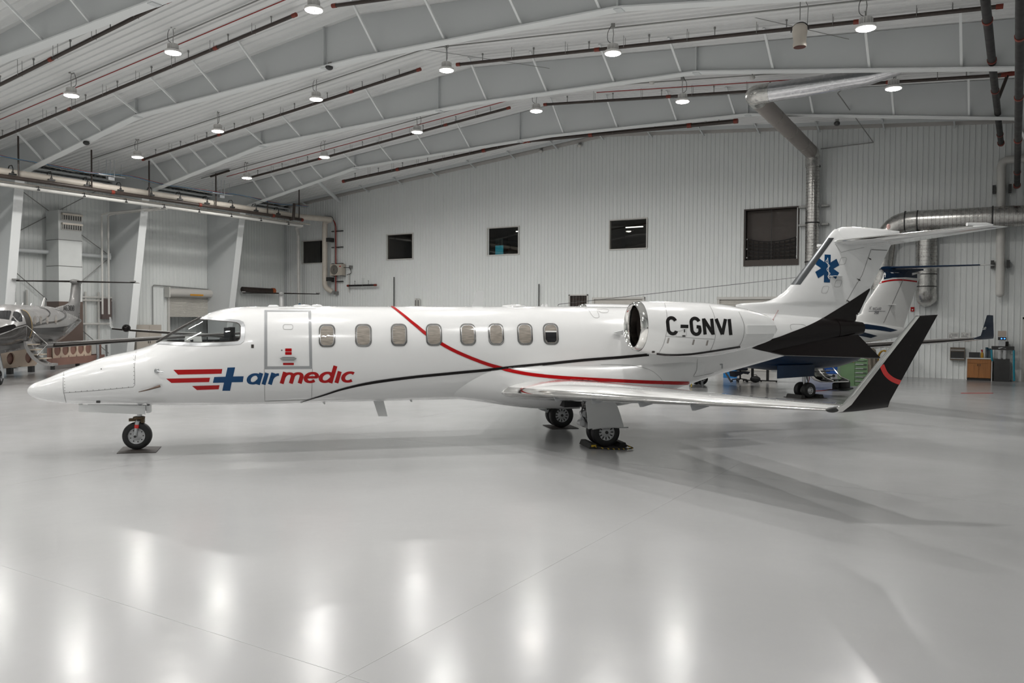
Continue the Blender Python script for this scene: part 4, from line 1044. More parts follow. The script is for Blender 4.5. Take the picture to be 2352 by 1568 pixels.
# horizontal stabiliser
SL = 2.55
s_rl = J.lat(1921, 554, .12); s_rt = J.lat(2049, 562, .12); s_tl = J.lat(2252, 518.5, SL); s_tt = J.lat(2316, 520.5, SL)
for sgn in (1, -1):
    rg = []
    for t in (-.04, 0, .5, .95, 1.0):
        l = .12+(SL-.12)*t
        if t == 1.0: rg.append([P3(*p) for p in airfoil(s_tl[0]+.12, s_tt[0], s_tl[2], l*sgn, .4, zt=s_tt[2])])
        else: rg.append([P3(*p) for p in airfoil(s_rl[0]+(s_tl[0]-s_rl[0])*t, s_rt[0]+(s_tt[0]-s_rt[0])*t, s_rl[2]+(s_tl[2]-s_rl[2])*t, l*sgn, .72, zt=s_rt[2]+(s_tt[2]-s_rt[2])*t)])
    sb = J.part(MB().loft(rg), 'stabiliser', M_WHITE, parent=fin, solid=(sgn == 1), ang=50)
    J.part(le_strip(rg[1:4], 2, .003), 'stabiliser_leading_edge', M_CHROME, parent=fin)
    hn = MB(); hn.tube([P3(s_tl[0]-.10, (SL-.22)*sgn, s_tl[2]+.05), P3(s_tl[0]+.30, (SL-.16)*sgn, s_tl[2]+.055), P3(s_tl[0]+.42, (SL-.13)*sgn, s_tl[2]+.05)], [.035, .04, .01], 8); J.part(hn, 'elevator_horn', M_WHITE, parent=fin)
J.part(MB().sphere(P3(15.35, 0, 4.42), .05, 10, 8, (1, .6, 1.2)), 'beacon', mat('beacon_pink', (.55, .35, .32), .3, coat=1), parent=fin)
J.part(MB().prism([P3(13.75, .02, 3.28), P3(14.15, .02, 3.28), P3(14.05, .24, 3.29), P3(13.85, .24, 3.29)], (0, 0, .012)), 'fin_antenna', M_WHITE, parent=fin, smooth=False)
# delta fins under the tail
for sgn in (1, -1):
    a = J.lat(1728, 799.5, .34); b = J.lat(1969, 769, .16); tip = J.lat(2021, 822.5, .36); m_ = J.lat(1802, 816, .40)
    A_, B_, T_, M_2 = [Vector(P3(q[0], q[1]*sgn, q[2])) for q in (a, b, tip, m_)]
    nn = (B_-A_).cross(T_-A_).normalized()*.022
    J.part(MB().prism([A_-nn, M_2-nn, T_-nn, B_-nn], nn*2), 'delta_fin', M_BLKP, smooth=False, solid=(sgn == 1), parent=None)

# engines ----------------------------------------------------------------------------
NL = 1.50
NAC = [(8.66, .405, 2.215), (8.70, .438, 2.214), (8.76, .455, 2.212), (8.9, .475, 2.20), (9.2, .502, 2.175), (9.6, .52, 2.155), (10.0, .515, 2.15), (10.4, .48, 2.155), (10.8, .415, 2.165), (11.1, .345, 2.17), (11.35, .275, 2.172), (11.46, .235, 2.172)]
def circ(s, r, z, l, k=48): return [P3(s, l+r*math.cos(2*math.pi*j/k), z+r*math.sin(2*math.pi*j/k)) for j in range(k)]
for sgn in (1, -1):
    l = NL*sgn
    rt = [(s, smooth_tab([(q[0], q[1]) for q in NAC], s), smooth_tab([(q[0], q[2]) for q in NAC], s)) for s in [8.78+.06*i for i in range(45)]+[11.46]]
    nac = J.part(MB().loft([circ(s, r, z, l) for s, r, z in rt], caps=False), 'engine_nacelle', M_WHITE, solid=(sgn == 1))
    lip = []
    for s, r in ((8.80, .455), (8.74, .449), (8.69, .434), (8.665, .415), (8.66, .395), (8.675, .375), (8.72, .358), (8.80, .350), (8.9, .345)): lip.append(circ(s, r, 2.213, l))
    J.part(MB().loft(lip, caps=False), 'intake_lip', M_CHROME, parent=nac, label='polished intake ring', solid=(sgn == 1))
    J.part(MB().loft([circ(s, r, 2.213, l) for s, r in ((8.88, .346), (9.05, .34), (9.3, .35))], caps=False).add(circ(9.3, .35, 2.213, l), [tuple(range(48))]), 'intake_duct', mat('intake_dark', (.035, .028, .024), .5, metal=.2), parent=nac)
    fan = MB()
    for i in range(22):
        a = 2*math.pi*i/22
        d = Vector(P3(0, math.cos(a), math.sin(a))); c0 = Vector(P3(9.2, l, 2.213)); t = Vector(P3(0, -math.sin(a), math.cos(a)))
        fan.add([c0+d*.09+t*.01, c0+d*.34+t*.035, c0+d*.34-t*.02+Vector((.06, 0, 0)), c0+d*.09-t*.02+Vector((.05, 0, 0))], [(0, 1, 2, 3)])
    J.part(fan, 'fan_blades', mat('fan_metal', (.12, .11, .10), .35, metal=.9), parent=nac, smooth=False)
    J.part(MB().lathe([(.002, -.16), (.05, -.11), (.09, 0), (.09, .05)], P3(9.17, l, 2.213), (1, 0, 0), 20), 'spinner', M_DARK, parent=nac)
    J.part(MB().loft([circ(11.46, .235, 2.172, l), circ(11.40, .20, 2.172, l), circ(11.2, .19, 2.172, l)], caps=False).add(circ(11.2, .19, 2.172, l), [tuple(range(48))]), 'exhaust_nozzle', M_DARK, parent=nac)
    # pylon
    py = []
    for s0, s1, ll in ((9.35, 11.5, .45), (9.45, 11.35, 1.12)):
        c = s1-s0; py.append([P3(s0+x*c, ll*sgn, 2.17+t*c*.55) for x, t in AIR]+[P3(s0+x*c, ll*sgn, 2.17-t*c*.55) for x, t in AIR[-2::-1]])
    J.part(MB().loft(py), 'pylon', M_WHITE, solid=(sgn == 1), ang=50)
    # thrust reverser stang fairing
    sf = MB()
    y1 = l+.47*sgn
    sf.prism([P3(10.75, l+.40*sgn, 2.08), P3(10.75, l+.40*sgn, 2.24), P3(11.44, l+.235*sgn, 2.24), P3(11.5, l+.20*sgn, 2.16), P3(11.44, l+.235*sgn, 2.08)], P3(0, .05*sgn, 0)); J.part(sf, 'reverser_fairing', M_WHITE, parent=nac, smooth=False, solid=(sgn == 1))
# exhaust-side drain mast etc
J.part(MB().prism([P3(8.55, .83, 2.09), P3(8.72, .83, 2.13), P3(8.72, .83, 2.04)], P3(0, .10, 0)), 'air_scoop', M_LGREY, smooth=False)

# livery ----------------------------------------------------------------------------
red = [(899, 702.6), (914, 714), (930, 726.7), (944, 738.5), (958, 749.7), (978.4, 766.3), (1014, 789.2), (1044.7, 805.8), (1083, 822.4), (1121, 836.4), (1150, 844.5), (1168, 850), (1214, 859), (1267.5, 865), (1348, 870.4), (1428, 874.4), (1508.6, 877.9), (1583, 879.5)]
rc = catmull(red, 6); J.decal(stroke(rc, [4+min(3.6, i*.12) for i in range(len(rc))]), 'red_stripe', M_REDP, .009, 2.5)
blk_ = [(690, 923.5), (713, 916), (743.7, 906.6), (779.4, 895), (815, 886), (853, 878.5), (891.6, 872.7), (930, 867.8), (968, 863.5), (1019, 858.6), (1070, 853.8), (1121, 849), (1187, 841.5), (1267.5, 834), (1348, 826), (1428, 820), (1490, 814.3)]
bc = catmull(blk_, 6); J.decal(stroke(bc, [1.2+min(5, i*.16) for i in range(len(bc))]), 'black_stripe', M_BLKP, .010, 2.5)
J.decal(stroke(catmull([(1508, 812), (1530, 814.5), (1560, 814.5), (1592, 812.3), (1640, 805.5), (1677.6, 799.5), (1700, 796)], 5), 4.0), 'black_stripe', M_BLKP, .006, 4)
# black tail: a wedge that widens along the tail cone and up the fin
up = [(1726, 799), (1745, 790), (1761.6, 781.7), (1790, 773), (1817, 762.6), (1850, 750), (1882, 734.7), (1910, 718), (1934.7, 702.5), (1970, 680), (2003, 658.5)]
polys = []
lowb = [(1726, 801), (1745, 805), (1762, 808), (1790, 813), (1817, 816), (1850, 806), (1882, 799), (1910, 789), (1934.7, 783), (1970, 772), (1975, 768)]
wedge = catmull(up[:9], 4)+[(1934.7, 760), (1979.5, 741), (1979.5, 768), (1968, 772), (1910, 790), (1860, 804), (1817, 817), (1790, 813.5), (1745, 804)]
J.decal([wedge], 'black_tail_paint', M_BLKP, .006, 4, bvh=FUS_BVH)
J.decal([[(1880, 736), (1934.7, 702.5), (1970, 680), (2001.5, 659), (1990, 682), (1964, 737), (1935, 738)]], 'black_fin_paint', M_BLKP, .005, 4)
tc = MB(); tc.loft([[(x, y*1.06, zc_+(z-zc_)*1.06) for (x, y, z) in jsec(s, 40)] for s, zc_ in ((14.0, 2.14), (14.4, 2.155), (14.7, 2.17))]); J.part(tc, 'tail_cone', M_BLKP)
# logo
def Z1(x, y): return (40+x/3.92, 680+y/3.92)
bars = [[Z1(1405, 663), Z1(1845, 655), Z1(1838, 697), Z1(1447, 706)], [Z1(1340, 742), Z1(1735, 733), Z1(1726, 772), Z1(1387, 780)], [Z1(1573, 808), Z1(1820, 800), Z1(1812, 837), Z1(1617, 844)]]
for b in bars: J.decal([b], 'logo_bar', M_REDP, .004, 6)
J.decal([[Z1(1892, 642), Z1(1960, 640), Z1(1942, 722), Z1(2037, 720), Z1(2030, 772), Z1(1930, 774), Z1(1915, 850), Z1(1845, 850), Z1(1860, 777), Z1(1760, 779), Z1(1772, 727), Z1(1874, 724)]], 'logo_cross', M_BLUEP, .004, 6)
sl = -.012
J.letters('air', 565.5, 880.0, 20.3, 1.70, .47, (1, -.012), .30, 'logo_letter', M_BLUEP, thin=.27)
J.letters('medic', 640.5, 877.5, 20.3, 1.79, .47, (1, -.012), .30, 'logo_letter', M_REDP, thin=.27)
J.letters('C-GNVI', 1533.0, 766.0, 36.5, .985, .21, (1, .022), -.10, 'registration_letter', mat('reg_black', (.010, .009, .009), .3, spec=.3), .005)
# star of life on the fin
cx, cy = 1900.0, 616.5; arms = []
for k in range(3):
    a = R(60*k-90+2); ca, sa = math.cos(a), math.sin(a); L_, w_ = 32, 8.3
    def q(u, v): return (cx+(u*ca-v*sa)*.86, cy+(u*sa+v*ca))
    arms.append([q(-L_, -w_), q(L_, -w_), q(L_, w_), q(-L_, w_)])
for k, a_ in enumerate(arms): J.decal([a_], 'star_arm', M_BLUEP, .004+.0006*k, 6)
wh = stroke([(1900.5, 592), (1904.0, 641)], 1.6)+stroke(catmull([(1899, 596), (1896.5, 601), (1901, 606), (1905, 611), (1899, 617), (1901, 623), (1906, 628), (1901, 634), (1905, 641)], 4), 1.5)
J.decal(wh, 'star_staff', M_WHITE, .008, 6)

# panel lines and door ---------------------------------------------------------------
def ln(pts, w=1.0, name='panel_line', mt=None, closed=False, off=.003, **kw): return J.line(pts, w, name, mt or M_LINE, closed, off=off, step=6, **kw)
do_ = [(607.5, 712), (714.5, 712), (717.3, 846.5), (607, 847.5)]; di_ = [(613.6, 715.5), (708.2, 715.5), (710.8, 840.5), (613.8, 841.3)]
door = J.decal([[do_[i], do_[(i+1) % 4], di_[(i+1) % 4], di_[i]] for i in range(4)], 'door_surround', M_MGREY, .004, 6, label='grey outline of the cabin door')
ln([(607, 847.5), (608.5, 921), (716, 917), (717.5, 846.5)], 1.0, 'door_outline', mat('door_gap', (.30, .30, .29), .6))
ln([(640, 703.5+5.5), (726, 709)], 1.0, 'door_gutter', mat('door_gap', (.3, .3, .3)))
def rrect(x0, y0, x1, y1, r, n=4, sk=0.0):
    out = []
    for cx_, cy_, a0 in ((x1-r, y0+r, -90), (x1-r, y1-r, 0), (x0+r, y1-r, 90), (x0+r, y0+r, 180)):
        for i in range(n+1): a = R(a0+90*i/n); out.append((cx_+r*math.cos(a)+sk*((cy_+r*math.sin(a))-(y0+y1)/2), cy_+r*math.sin(a)))
    return out
ln(rrect(650.5, 745.2, 672.5, 756.3, 4), .9, 'door_vision_panel', mat('door_gap', (.3, .3, .3)), True)
J.decal([rrect(655, 800, 670, 807, 1), rrect(655, 808, 670, 814.5, 1)], 'door_placard', M_REDP, .004)
J.decal([rrect(650, 833, 675, 838, 1)], 'door_placard', M_REDP, .004)
J.decal([[(642.5, 823), (650, 819.5), (675, 819.5), (681.5, 823), (675, 827.5), (650, 827.5)]], 'door_handle_recess', M_MGREY, .005)
q = J.cast(662, 823.5, .03); J.part(MB().box(q, (.24, .03, .035)), 'door_handle', M_CHROME, smooth=False)
J.decal([rrect(645.6, 802.5, 649, 806, 1.5)], 'door_lock', M_LINE, .005)
ln([(147.5, 851), (145, 870), (144.8, 886), (147, 904), (152, 925)], .9, 'radome_joint')
ln([(146, 902), (230, 896), (306, 888.5), (309.5, 884), (309, 840), (313, 803)], .8, 'nose_hatch_joint')
rv = [(148+i*0.2, 862+i*7) for i in range(6)]+[(160+i*13.5, 900-i*1.15) for i in range(11)]+[(307.5, 880-i*9) for i in range(8)]
J.decal([rrect(x-.8, y-.8, x+.8, y+.8, .7, 2) for x, y in rv], 'rivets', M_LINE, .004, kind='stuff')
# small fittings of the nose
q = J.cast(360.5, 851.5, .01); J.part(MB().lathe([(.04, 0), (.04, .012), (.012, .02)], q, P3(0, 1, .05), 14).tube([q, q+Vector(P3(.02, .07, 0)), q+Vector(P3(.12, .08, -.02))], .008, 6), 'angle_vane', M_SATIN)
a1, b1, c1 = J.cast(321, 896, .05), J.cast(344, 890.5, .07), J.cast(369, 884.5, .03)
J.part(MB().tube([a1, a1.lerp(b1, .6), b1, c1], [.006, .010, .012, .022], 8), 'pitot_probe', mat('probe_bronze', (.14, .10, .08), .35, metal=.8))
J.decal([rrect(221, 919.5, 230.5, 924.5, 1)], 'nose_vent', M_DARK, .006)
J.decal([rrect(577, 791, 583, 799, .6)], 'side_port', M_RUBSEAL, .005)
J.decal([rrect(231.4, 845.8, 234.2, 848.8, 1.3)], 'static_port', M_LINE, .005)
# cabin windows -----------------------------------------------------------------------
wins = [(751, 771, 18.8, 25.8, 0), (834.5, 770.2, 18.8, 25.6, .01), (916.3, 769.3, 18.5, 25.3, .02), (996.5, 769, 18.2, 25, .03), (1074.5, 768.5, 17.9, 24.7, .04), (1139.3, 768, 17.7, 24.5, .045), (1205.5, 767.5, 17.6, 24.4, .05), (1265, 767.2, 17.5, 24.3, .055)]
for i, (x, y, hw, hh, sk) in enumerate(wins):
    def lp(k): return rrect(x-hw*k, y-hh*(1-(1-k)*hw/hh), x+hw*k, y+hh*(1-(1-k)*hw/hh), 12*k, 5, sk)
    w = J.decal([lp(.84)], 'cabin_window', M_BLIND, .011, 7)
    if i == 7:
        J.decal([[(x-hw*.72, y-4), (x+hw*.72, y-4), (x+hw*.76, y+hh*.6), (x+hw*.5, y+hh*.78), (x-hw*.4, y+hh*.78), (x-hw*.70, y+hh*.5)]], 'open_pane', mat('dark_cabin', (.012, .012, .014), .08, coat=1), .0125, 7, parent=w)
        J.decal([[(x-hw*.72, y-7), (x+hw*.72, y-7), (x+hw*.72, y-4), (x-hw*.72, y-4)]], 'blind_rail', M_PAPER, .0135, 7, parent=w)
    for k0, k1, nm, mt, of in ((1.0, .95, 'outer_seal', M_RUBSEAL, .0125), (.955, .885, 'window_frame', M_CHROME, .016), (.89, .835, 'inner_seal', M_RUBSEAL, .0135), (.84, .79, 'inner_ring', M_SATIN, .0145)):
        a, b = lp(k0), lp(k1); n = len(a)
        J.decal([[a[j], a[(j+1) % n], b[(j+1) % n], b[j]] for j in range(n)], nm, mt, of, 5, parent=w)
# engine panel lines
for pts in ([(1526, 695), (1532, 725), (1531, 760), (1524, 790), (1511, 814)], [(1629, 700), (1640, 724), (1644, 760), (1640, 785), (1630, 808)], [(1697, 716), (1709, 745), (1708, 770), (1703, 785), (1694, 801)], [(1529, 772), (1640, 779)]): ln(catmull(pts, 4), .9, 'nacelle_joint', mat('door_gap', (.3, .3, .3)))
J.decal([rrect(x-2, y-6, x+2, y+6, .5, 1, -.25) for x, y in ((1534.5, 782), (1592.5, 785.5), (1624, 787))], 'nacelle_latches', mat('latch', (.35, .33, .31), .4, metal=.6), .005)
ln([(1552, 763), (1577, 755), (1576, 772), (1553, 773)], .7, 'nacelle_hatch', mat('door_gap', (.3, .3, .3)), True)
J.decal([rrect(1570.5, 756, 1573.5, 763, .5), rrect(1567, 769.5, 1574, 773, .5)], 'nacelle_grip', M_DARK, .006)
J.decal([rrect(1497, 805.5, 1504, 809.5, 1.8)], 'drain_port', M_RUBSEAL, .006)
# rear fuselage lines
for pts, c in (([(1602, 824), (1600, 850), (1594, 861), (1597, 864.5), (1640, 856)], 0), ([(1380, 837), (1440, 838), (1490, 848), (1517, 868), (1524, 885)], 0), ([(1817, 757), (1815, 748), (1821, 744.5), (1845, 745.5), (1852, 750)], 0), ([(1343, 708), (1352, 712), (1363, 728), (1376, 728), (1371, 712)], 0), ([(1371, 710), (1395, 710), (1396, 717), (1382, 718), (1374, 713)], 0)):
    ln(catmull(pts, 3), .8, 'access_panel_joint', mat('door_gap', (.3, .3, .3)))
J.decal([rrect(1653, 835, 1660, 838, .5), rrect(1657, 836, 1660, 846, .5)], 'rear_vents', M_MGREY, .005)
ln([(1943, 694), (1965, 656), (1980, 632), (2001, 572)], 1.0, 'rudder_hinge', mat('door_gap', (.3, .3, .3)))
ln([(2002, 573), (2040, 575)], 1.6, 'rudder_gap', M_LINE)
for x, y in ((1997, 594), (1972, 642), (1947, 691)): J.decal([[(x-5, y-3), (x+3, y), (x+3.5, y+3), (x-1, y+1)]], 'hinge_cover', M_RUBSEAL, .012)
for x, y in ((1936, 599), (1925, 651), (1895, 665)): ln(rrect(x-7, y-8, x+7, y+8, 4, 3, -.3), .6, 'fin_hatch', mat('door_gap', (.3, .3, .3)), True)
ln([(1918, 560), (1932, 580), (1940, 577), (1985, 568)], .7, 'fin_joint', mat('door_gap', (.3, .3, .3)))
# antennas ---------------------------------------------------------------------------
def topz(s): return smooth_tab(TOP, s)
a = J.lat(1083, 703, 0); b = J.lat(1107, 703, 0); c_ = J.lat(1113, 667.5, 0); d_ = J.lat(1095, 667, 0)
J.part(MB().prism([P3(a[0], -.012, a[2]-.03), P3(b[0], -.012, b[2]-.03), P3(c_[0], -.012, c_[2]), P3(d_[0], -.012, d_[2])], P3(0, .024, 0)), 'blade_antenna', M_LGREY, smooth=False, label='tall grey blade antenna on cabin roof')
a = J.lat(855, 919, .15); b = J.lat(879, 918, .15); c_ = J.lat(890, 955.5, .15); d_ = J.lat(869, 955.5, .15)
J.part(MB().prism([P3(a[0], .14, a[2]+.05), P3(b[0], .14, b[2]+.05), P3(c_[0], .14, c_[2]), P3(d_[0], .14, d_[2])], P3(0, .024, 0)), 'belly_antenna', M_LGREY, smooth=False)
for px, l, r, h in ((628, 0, .10, .03), (695, 0, .17, .035), (728, .1, .10, .035), (1180, 0, .24, .04)):
    s = J.lat(px, 703, l)[0]; J.part(MB().lathe([(r, -.02), (r*.97, h*.4), (r*.7, h*.9), (.01, h)], P3(s, l, topz(s)-.004), (0, 0, 1), 20), 'roof_antenna', M_WHITE)
for px in (1239, 1248):
    s = J.lat(px, 703, 0)[0]; J.part(MB().prism([P3(s, -.008, topz(s)-.02), P3(s+.09, -.008, topz(s)-.02), P3(s+.08, -.008, topz(s)+.045), P3(s+.06, -.008, topz(s)+.045)], P3(0, .016, 0)), 'roof_fin', M_WHITE, smooth=False)
for px, py in ((741, 926), (941, 921)):
    q = J.lat(px, py-2, .25); J.part(MB().prism([P3(q[0]-.04, .245, q[2]+.06), P3(q[0]+.03, .245, q[2]+.06), P3(q[0]+.05, .245, q[2]-.03), P3(q[0]+.02, .245, q[2]-.03)], P3(0, .012, 0)), 'belly_fin', M_LGREY, smooth=False)
s0 = J.lat(1281, 702, 0); f0 = J.lat(1822, 637, 0); J.part(MB().tube([P3(s0[0], 0, s0[2]), P3(s0[0]+.02, 0, s0[2]+.03), P3(f0[0]+.06, 0, f0[2])], .0055, 5), 'antenna_wire', M_DARK)
a = J.lat(1772, 745, .42); b = J.lat(1790, 708, .10); J.part(MB().tube([P3(*a), P3(a[0]+.06, a[1]-.05, a[2]+.1)], .02, 6).tube([P3(a[0]+.06, a[1]-.05, a[2]+.1), P3(*b)], .004, 5), 'static_wire', M_REDLINE)
# landing gear of the jet ---------------------------------------------------------------
nz = J.lat(315.5, 1002.5, .0)
NR = .240
nw = wheel(J, (nz[0], 0, NR+.012), NR, .15, .155, 'nose_wheel', 0, 1)
bt = MB()
for i in range(9):
    a = 2*math.pi*i/9; bt.lathe([(.010, 0), (.010, .012)], Vector((.105*math.cos(a), -.042, .105*math.sin(a))), (0, -1, 0), 8)
bt.build('wheel_bolts', M_DARK, nw)
zc = NR+.012
ns = MB(); ns.tube([P3(nz[0]+.045, 0, .86), P3(nz[0]+.035, 0, .52)], .042, 14); J.part(ns, 'nose_strut', M_SATIN)
J.part(MB().lathe([(.09, -.02), (.10, 0), (.10, .02), (.07, .03)], P3(nz[0]+.03, 0, .56), (0, 0, 1), 16).box(P3(nz[0]-.07, 0, .53), (.12, .07, .05)).box(P3(nz[0]+.09, 0, .51), (.06, .09, .07)), 'steering_collar', mat('bronze_fitting', (.10, .07, .04), .4, metal=.7))
fk = MB()
for s in (-1, 1): fk.tube([P3(nz[0]+.03, s*.02, .54), P3(nz[0]+.02, s*.10, .50), P3(nz[0]+.005, s*.105, .40), P3(nz[0]-.012, s*.108, zc-.0)], [.035, .034, .030, .034], 10)
J.part(fk, 'nose_fork', M_SATIN)
J.part(MB().tube([P3(nz[0]+.014, .105, .455), P3(nz[0]+.006, .106, .395)], .036, 12), 'red_tow_band', mat('red_tape', (.70, .03, .025), .4))
J.part(MB().tube([P3(nz[0]-.012, -.13, zc), P3(nz[0]-.012, .145, zc)], .022, 10), 'axle', M_DARK)
a = J.lat(182, 929, .27); b = J.lat(334, 931, .27); c = J.lat(334, 951.5, .27); d = J.lat(181, 945, .27)
for s in (1, -1):
    J.part(MB().prism([P3(q[0], .27*s, q[2]) for q in (a, b, c, d)], P3(0, .02*s, 0)), 'nose_gear_door', M_LGREY, smooth=False)
b2 = J.lat(336, 931, .25); c2 = J.lat(343.5, 948, .25); J.part(MB().box(P3((b2[0]+c2[0])/2, .16, (b2[2]+c2[2])/2), (c2[0]-b2[0], .2, .13)), 'rear_door', M_LGREY, smooth=False)
J.part(MB().prism([P3(-.93, -.01, .84), P3(-.86, -.01, .84), P3(-.85, -.01, .76), P3(-.89, -.01, .77)], P3(0, .02, 0)), 'ice_probe', M_LGREY, smooth=False)
q = J.lat(390, 933, .2)
J.part(MB().tube([P3(q[0], .05, q[2]+.08), P3(q[0], .05, q[2]-.01)], .012, 6), 'drain_mast', M_LGREY)

MR = .265; ms = J.lat(1390.5, 1000, 1.46)[0]
for sgn in (1, -1):
    gl = 1.32*sgn; g = empty('main_gear', P3(ms, gl, 0)); g.parent = J.root
    for off in (.135, -.135):
        wheel(J, (0, off*(1 if True else 1), MR+.012), MR, .155, .165, 'main_wheel', 12 if off > 0 else 0, 1, parent=g)
    T = lambda s, l, z: P3(s, l, z)
    J.part(MB().tube([T(-.33, 0, .95), T(-.36, 0, .66), T(-.38, 0, .44)], [.06, .055, .05], 12).tube([T(-.40, 0, .43), T(-.2, 0, .36), T(0.0, 0, MR)], [.06, .05, .045], 12), 'oleo_strut', M_SATIN, parent=g)
    J.part(MB().tube([T(0, -.22, MR+.012), T(0, .22, MR+.012)], .03, 10), 'axle', M_DARK, parent=g)
    tl = MB(); tl.bar(T(-.40, .08, .62), T(-.45, .08, .46), .05, .07); tl.bar(T(-.45, .08, .46), T(-.28, .08, .36), .05, .08); tl.tube([T(-.45, .0, .45), T(-.45, .16, .45)], .055, 12); tl.tube([T(-.40, .0, .62), T(-.40, .16, .62)], .06, 12)
    J.part(tl, 'torque_link', M_WHEEL, parent=g)
    J.part(MB().tube([T(-.46, .08, .76), T(-.42, .08, .76)], .06, 14).tube([T(-.42, .08, .76), T(-.36, .08, .76)], .068, 14), 'taxi_light', M_CHROME, parent=g)
    hs = MB(); hs.tube(catmull([T(-.38, .12, .85), T(-.46, .14, .66), T(-.40, .15, .52), T(-.30, .15, .40)], 4), .012, 6); hs.tube(catmull([T(-.34, .14, .80), T(-.38, .16, .60), T(-.28, .16, .42)], 4), .010, 6)
    J.part(hs, 'brake_hose', M_DARK, parent=g)
    J.part(MB().box(T(-.37, .10, .55), (.10, .06, .12)), 'brake_fitting', M_WHEEL, parent=g, smooth=False); J.part(MB().box(T(-.36, .08, .84), (.14, .06, .08)), 'trunnion_block', M_WHEEL, parent=g, smooth=False)
# outboard gear doors, curved lower lip
dl = 1.66
dpx = [(1344, 917), (1388, 918.5), (1410, 921), (1418, 934), (1424, 951), (1432, 979), (1351, 984), (1347.5, 950)]
dp = [J.lat(*q, dl) for q in dpx]
for sgn in (1, -1):
    door = J.part(MB().prism([P3(q[0], sgn*(dl-.0), q[2]) for q in dp], P3(0, .018*sgn, 0)), 'main_gear_door', M_LGREY, smooth=False)
    lp_ = [J.lat(*q, dl) for q in ((1360, 985), (1380, 982), (1405, 980.5), (1425, 981.5), (1442, 981.5))]
    J.part(MB().tube([P3(q[0], sgn*(dl+.015), q[2]) for q in lp_], .012, 6), 'door_lip', M_LGREY, parent=door)
# solid black box painted as the shade inside the wheel well, wing root
wb = MB(); a = J.lat(1300, 922, 1.02); b = J.lat(1346, 932, 1.02)
wb.box(P3((a[0]+b[0])/2+.12, .80, .77), (b[0]-a[0]+.30, .45, .15)); J.part(wb, 'wheel_well_shade', M_BLACK, smooth=False)

# mats and chocks (things of their own, on the floor)
def floor_mat(pts, label):
    P = [onZ(*p, 0.001) for p in pts]
    return MB().prism(P, (0, 0, .010)).build('wheel_mat', mat('mat_rubber', (.040, .034, .031), .6, var=.2, scale=6), label=label, cat='mat')
floor_mat([(268, 1041.5), (283.5, 1026.2), (370.5, 1025.8), (358, 1039.5)], 'thin dark square mat under the jet nose wheel')
def w2(l, s): return J.M @ Vector(P3(s, l, 0))
for sgn, lab in ((1, 'dark mat under the jet main wheels with yellow rope chocks'), (-1, 'thin dark mat under the jet far main wheels')):
    P = [w2(sgn*1.32+a, ms+b) for a, b in ((-.34, -.27), (.34, -.27), (.34, .33), (-.34, .33))]
    MB().prism([Vector((p.x, p.y, .001)) for p in P], (0, 0, .010)).build('wheel_mat', MATS['mat_rubber'], label=lab, cat='mat')
M_CHOCK = mat('chock_rubber', (.018, .017, .016), .6, var=.2, scale=12)
for ds, lab in ((-.285, 'in front of'), (.285, 'behind')):
    ck = empty('wheel_chock', w2(1.32, ms+ds)+Vector((0, 0, .011)), J.th, 'black rubber chock wedged %s the jet near main wheels' % lab, 'chock')
    pr = [(-.08, 0), (.08, 0), (.045, .085), (-.045, .085)]
    MB().prism([P3(x, -.26, z) for x, z in pr], P3(0, .56, 0)).build('chock_block', M_CHOCK, ck)
    if ds < 0: MB().box(P3(0, .303, .045), (.09, .004, .035)).build('yellow_mark', mat('chock_yellow', (.62, .42, .03), .5), ck)
rp = MB(); rope = catmull([w2(1.64, ms-.28)+Vector((0, 0, .05)), w2(1.78, ms-.10)+Vector((0, 0, .025)), w2(1.86, ms+.15)+Vector((0, 0, .022)), w2(1.82, ms+.38)+Vector((0, 0, .022)), w2(1.72, ms+.36)+Vector((0, 0, .04)), w2(1.63, ms+.29)+Vector((0, 0, .07))], 6)
def rope_mat():
    m = bpy.data.materials.new('chock_rope'); m.use_nodes = True; N = m.node_tree.nodes; L = m.node_tree.links.new
    tc = N.new('ShaderNodeTexCoord'); wv = N.new('ShaderNodeTexWave'); wv.inputs['Scale'].default_value = 5; wv.wave_profile = 'SIN'; wv.bands_direction = 'DIAGONAL'; L(tc.outputs['Object'], wv.inputs['Vector'])
    cr = N.new('ShaderNodeValToRGB'); cr.color_ramp.elements[0].color = (.01, .01, .01, 1); cr.color_ramp.elements[1].color = (.45, .30, .03, 1); cr.color_ramp.elements[0].position = .78; cr.color_ramp.elements[1].position = .9
    L(wv.outputs['Color'], cr.inputs[0]); L(cr.outputs[0], N['Principled BSDF'].inputs['Base Color']); N['Principled BSDF'].inputs['Roughness'].default_value = .8; return m
rp.tube(rope, .012, 8).build('chock_rope', rope_mat(), label='black and yellow rope joining the two wheel chocks', cat='rope', smooth=True)

# ================================================================== THE OTHER AIRCRAFT
def onS(pl, px, py, s):
    ax = Vector((math.cos(pl.th), math.sin(pl.th), 0)); p = pl.Mi @ hit(px, py, ax, ax.dot(pl.O)+s); return (p.x, -p.y, p.z)
M_SILV = mat('silver_paint', (.27, .265, .26), .25, metal=.2, spec=.4, var=.03, scale=2)
M_GUN = mat('gunmetal_paint', (.030, .027, .026), .14, spec=.5)
M_NAVY = mat('navy_paint', (.002, .013, .038), .18, spec=.35)
M_BOOT = mat('deice_boot', (.012, .009, .007), .45, spec=.25)
M_PWHITE = mat('parked_white', (.72, .72, .71), .25, coat=1.0)
def smooth_body(tabs, s0, s1, step, n=2.1, k=44):
    T, B, W = tabs; out = []; s = s0
    while s < s1+1e-6:
        zt, zb, w = smooth_tab(T, s), smooth_tab(B, s), smooth_tab(W, s)
        out.append([P3(s, l, z) for l, z in section(zt, zb, (zt+zb)/2, max(w, .004), n, k)]); s += step
    return MB().loft(out)
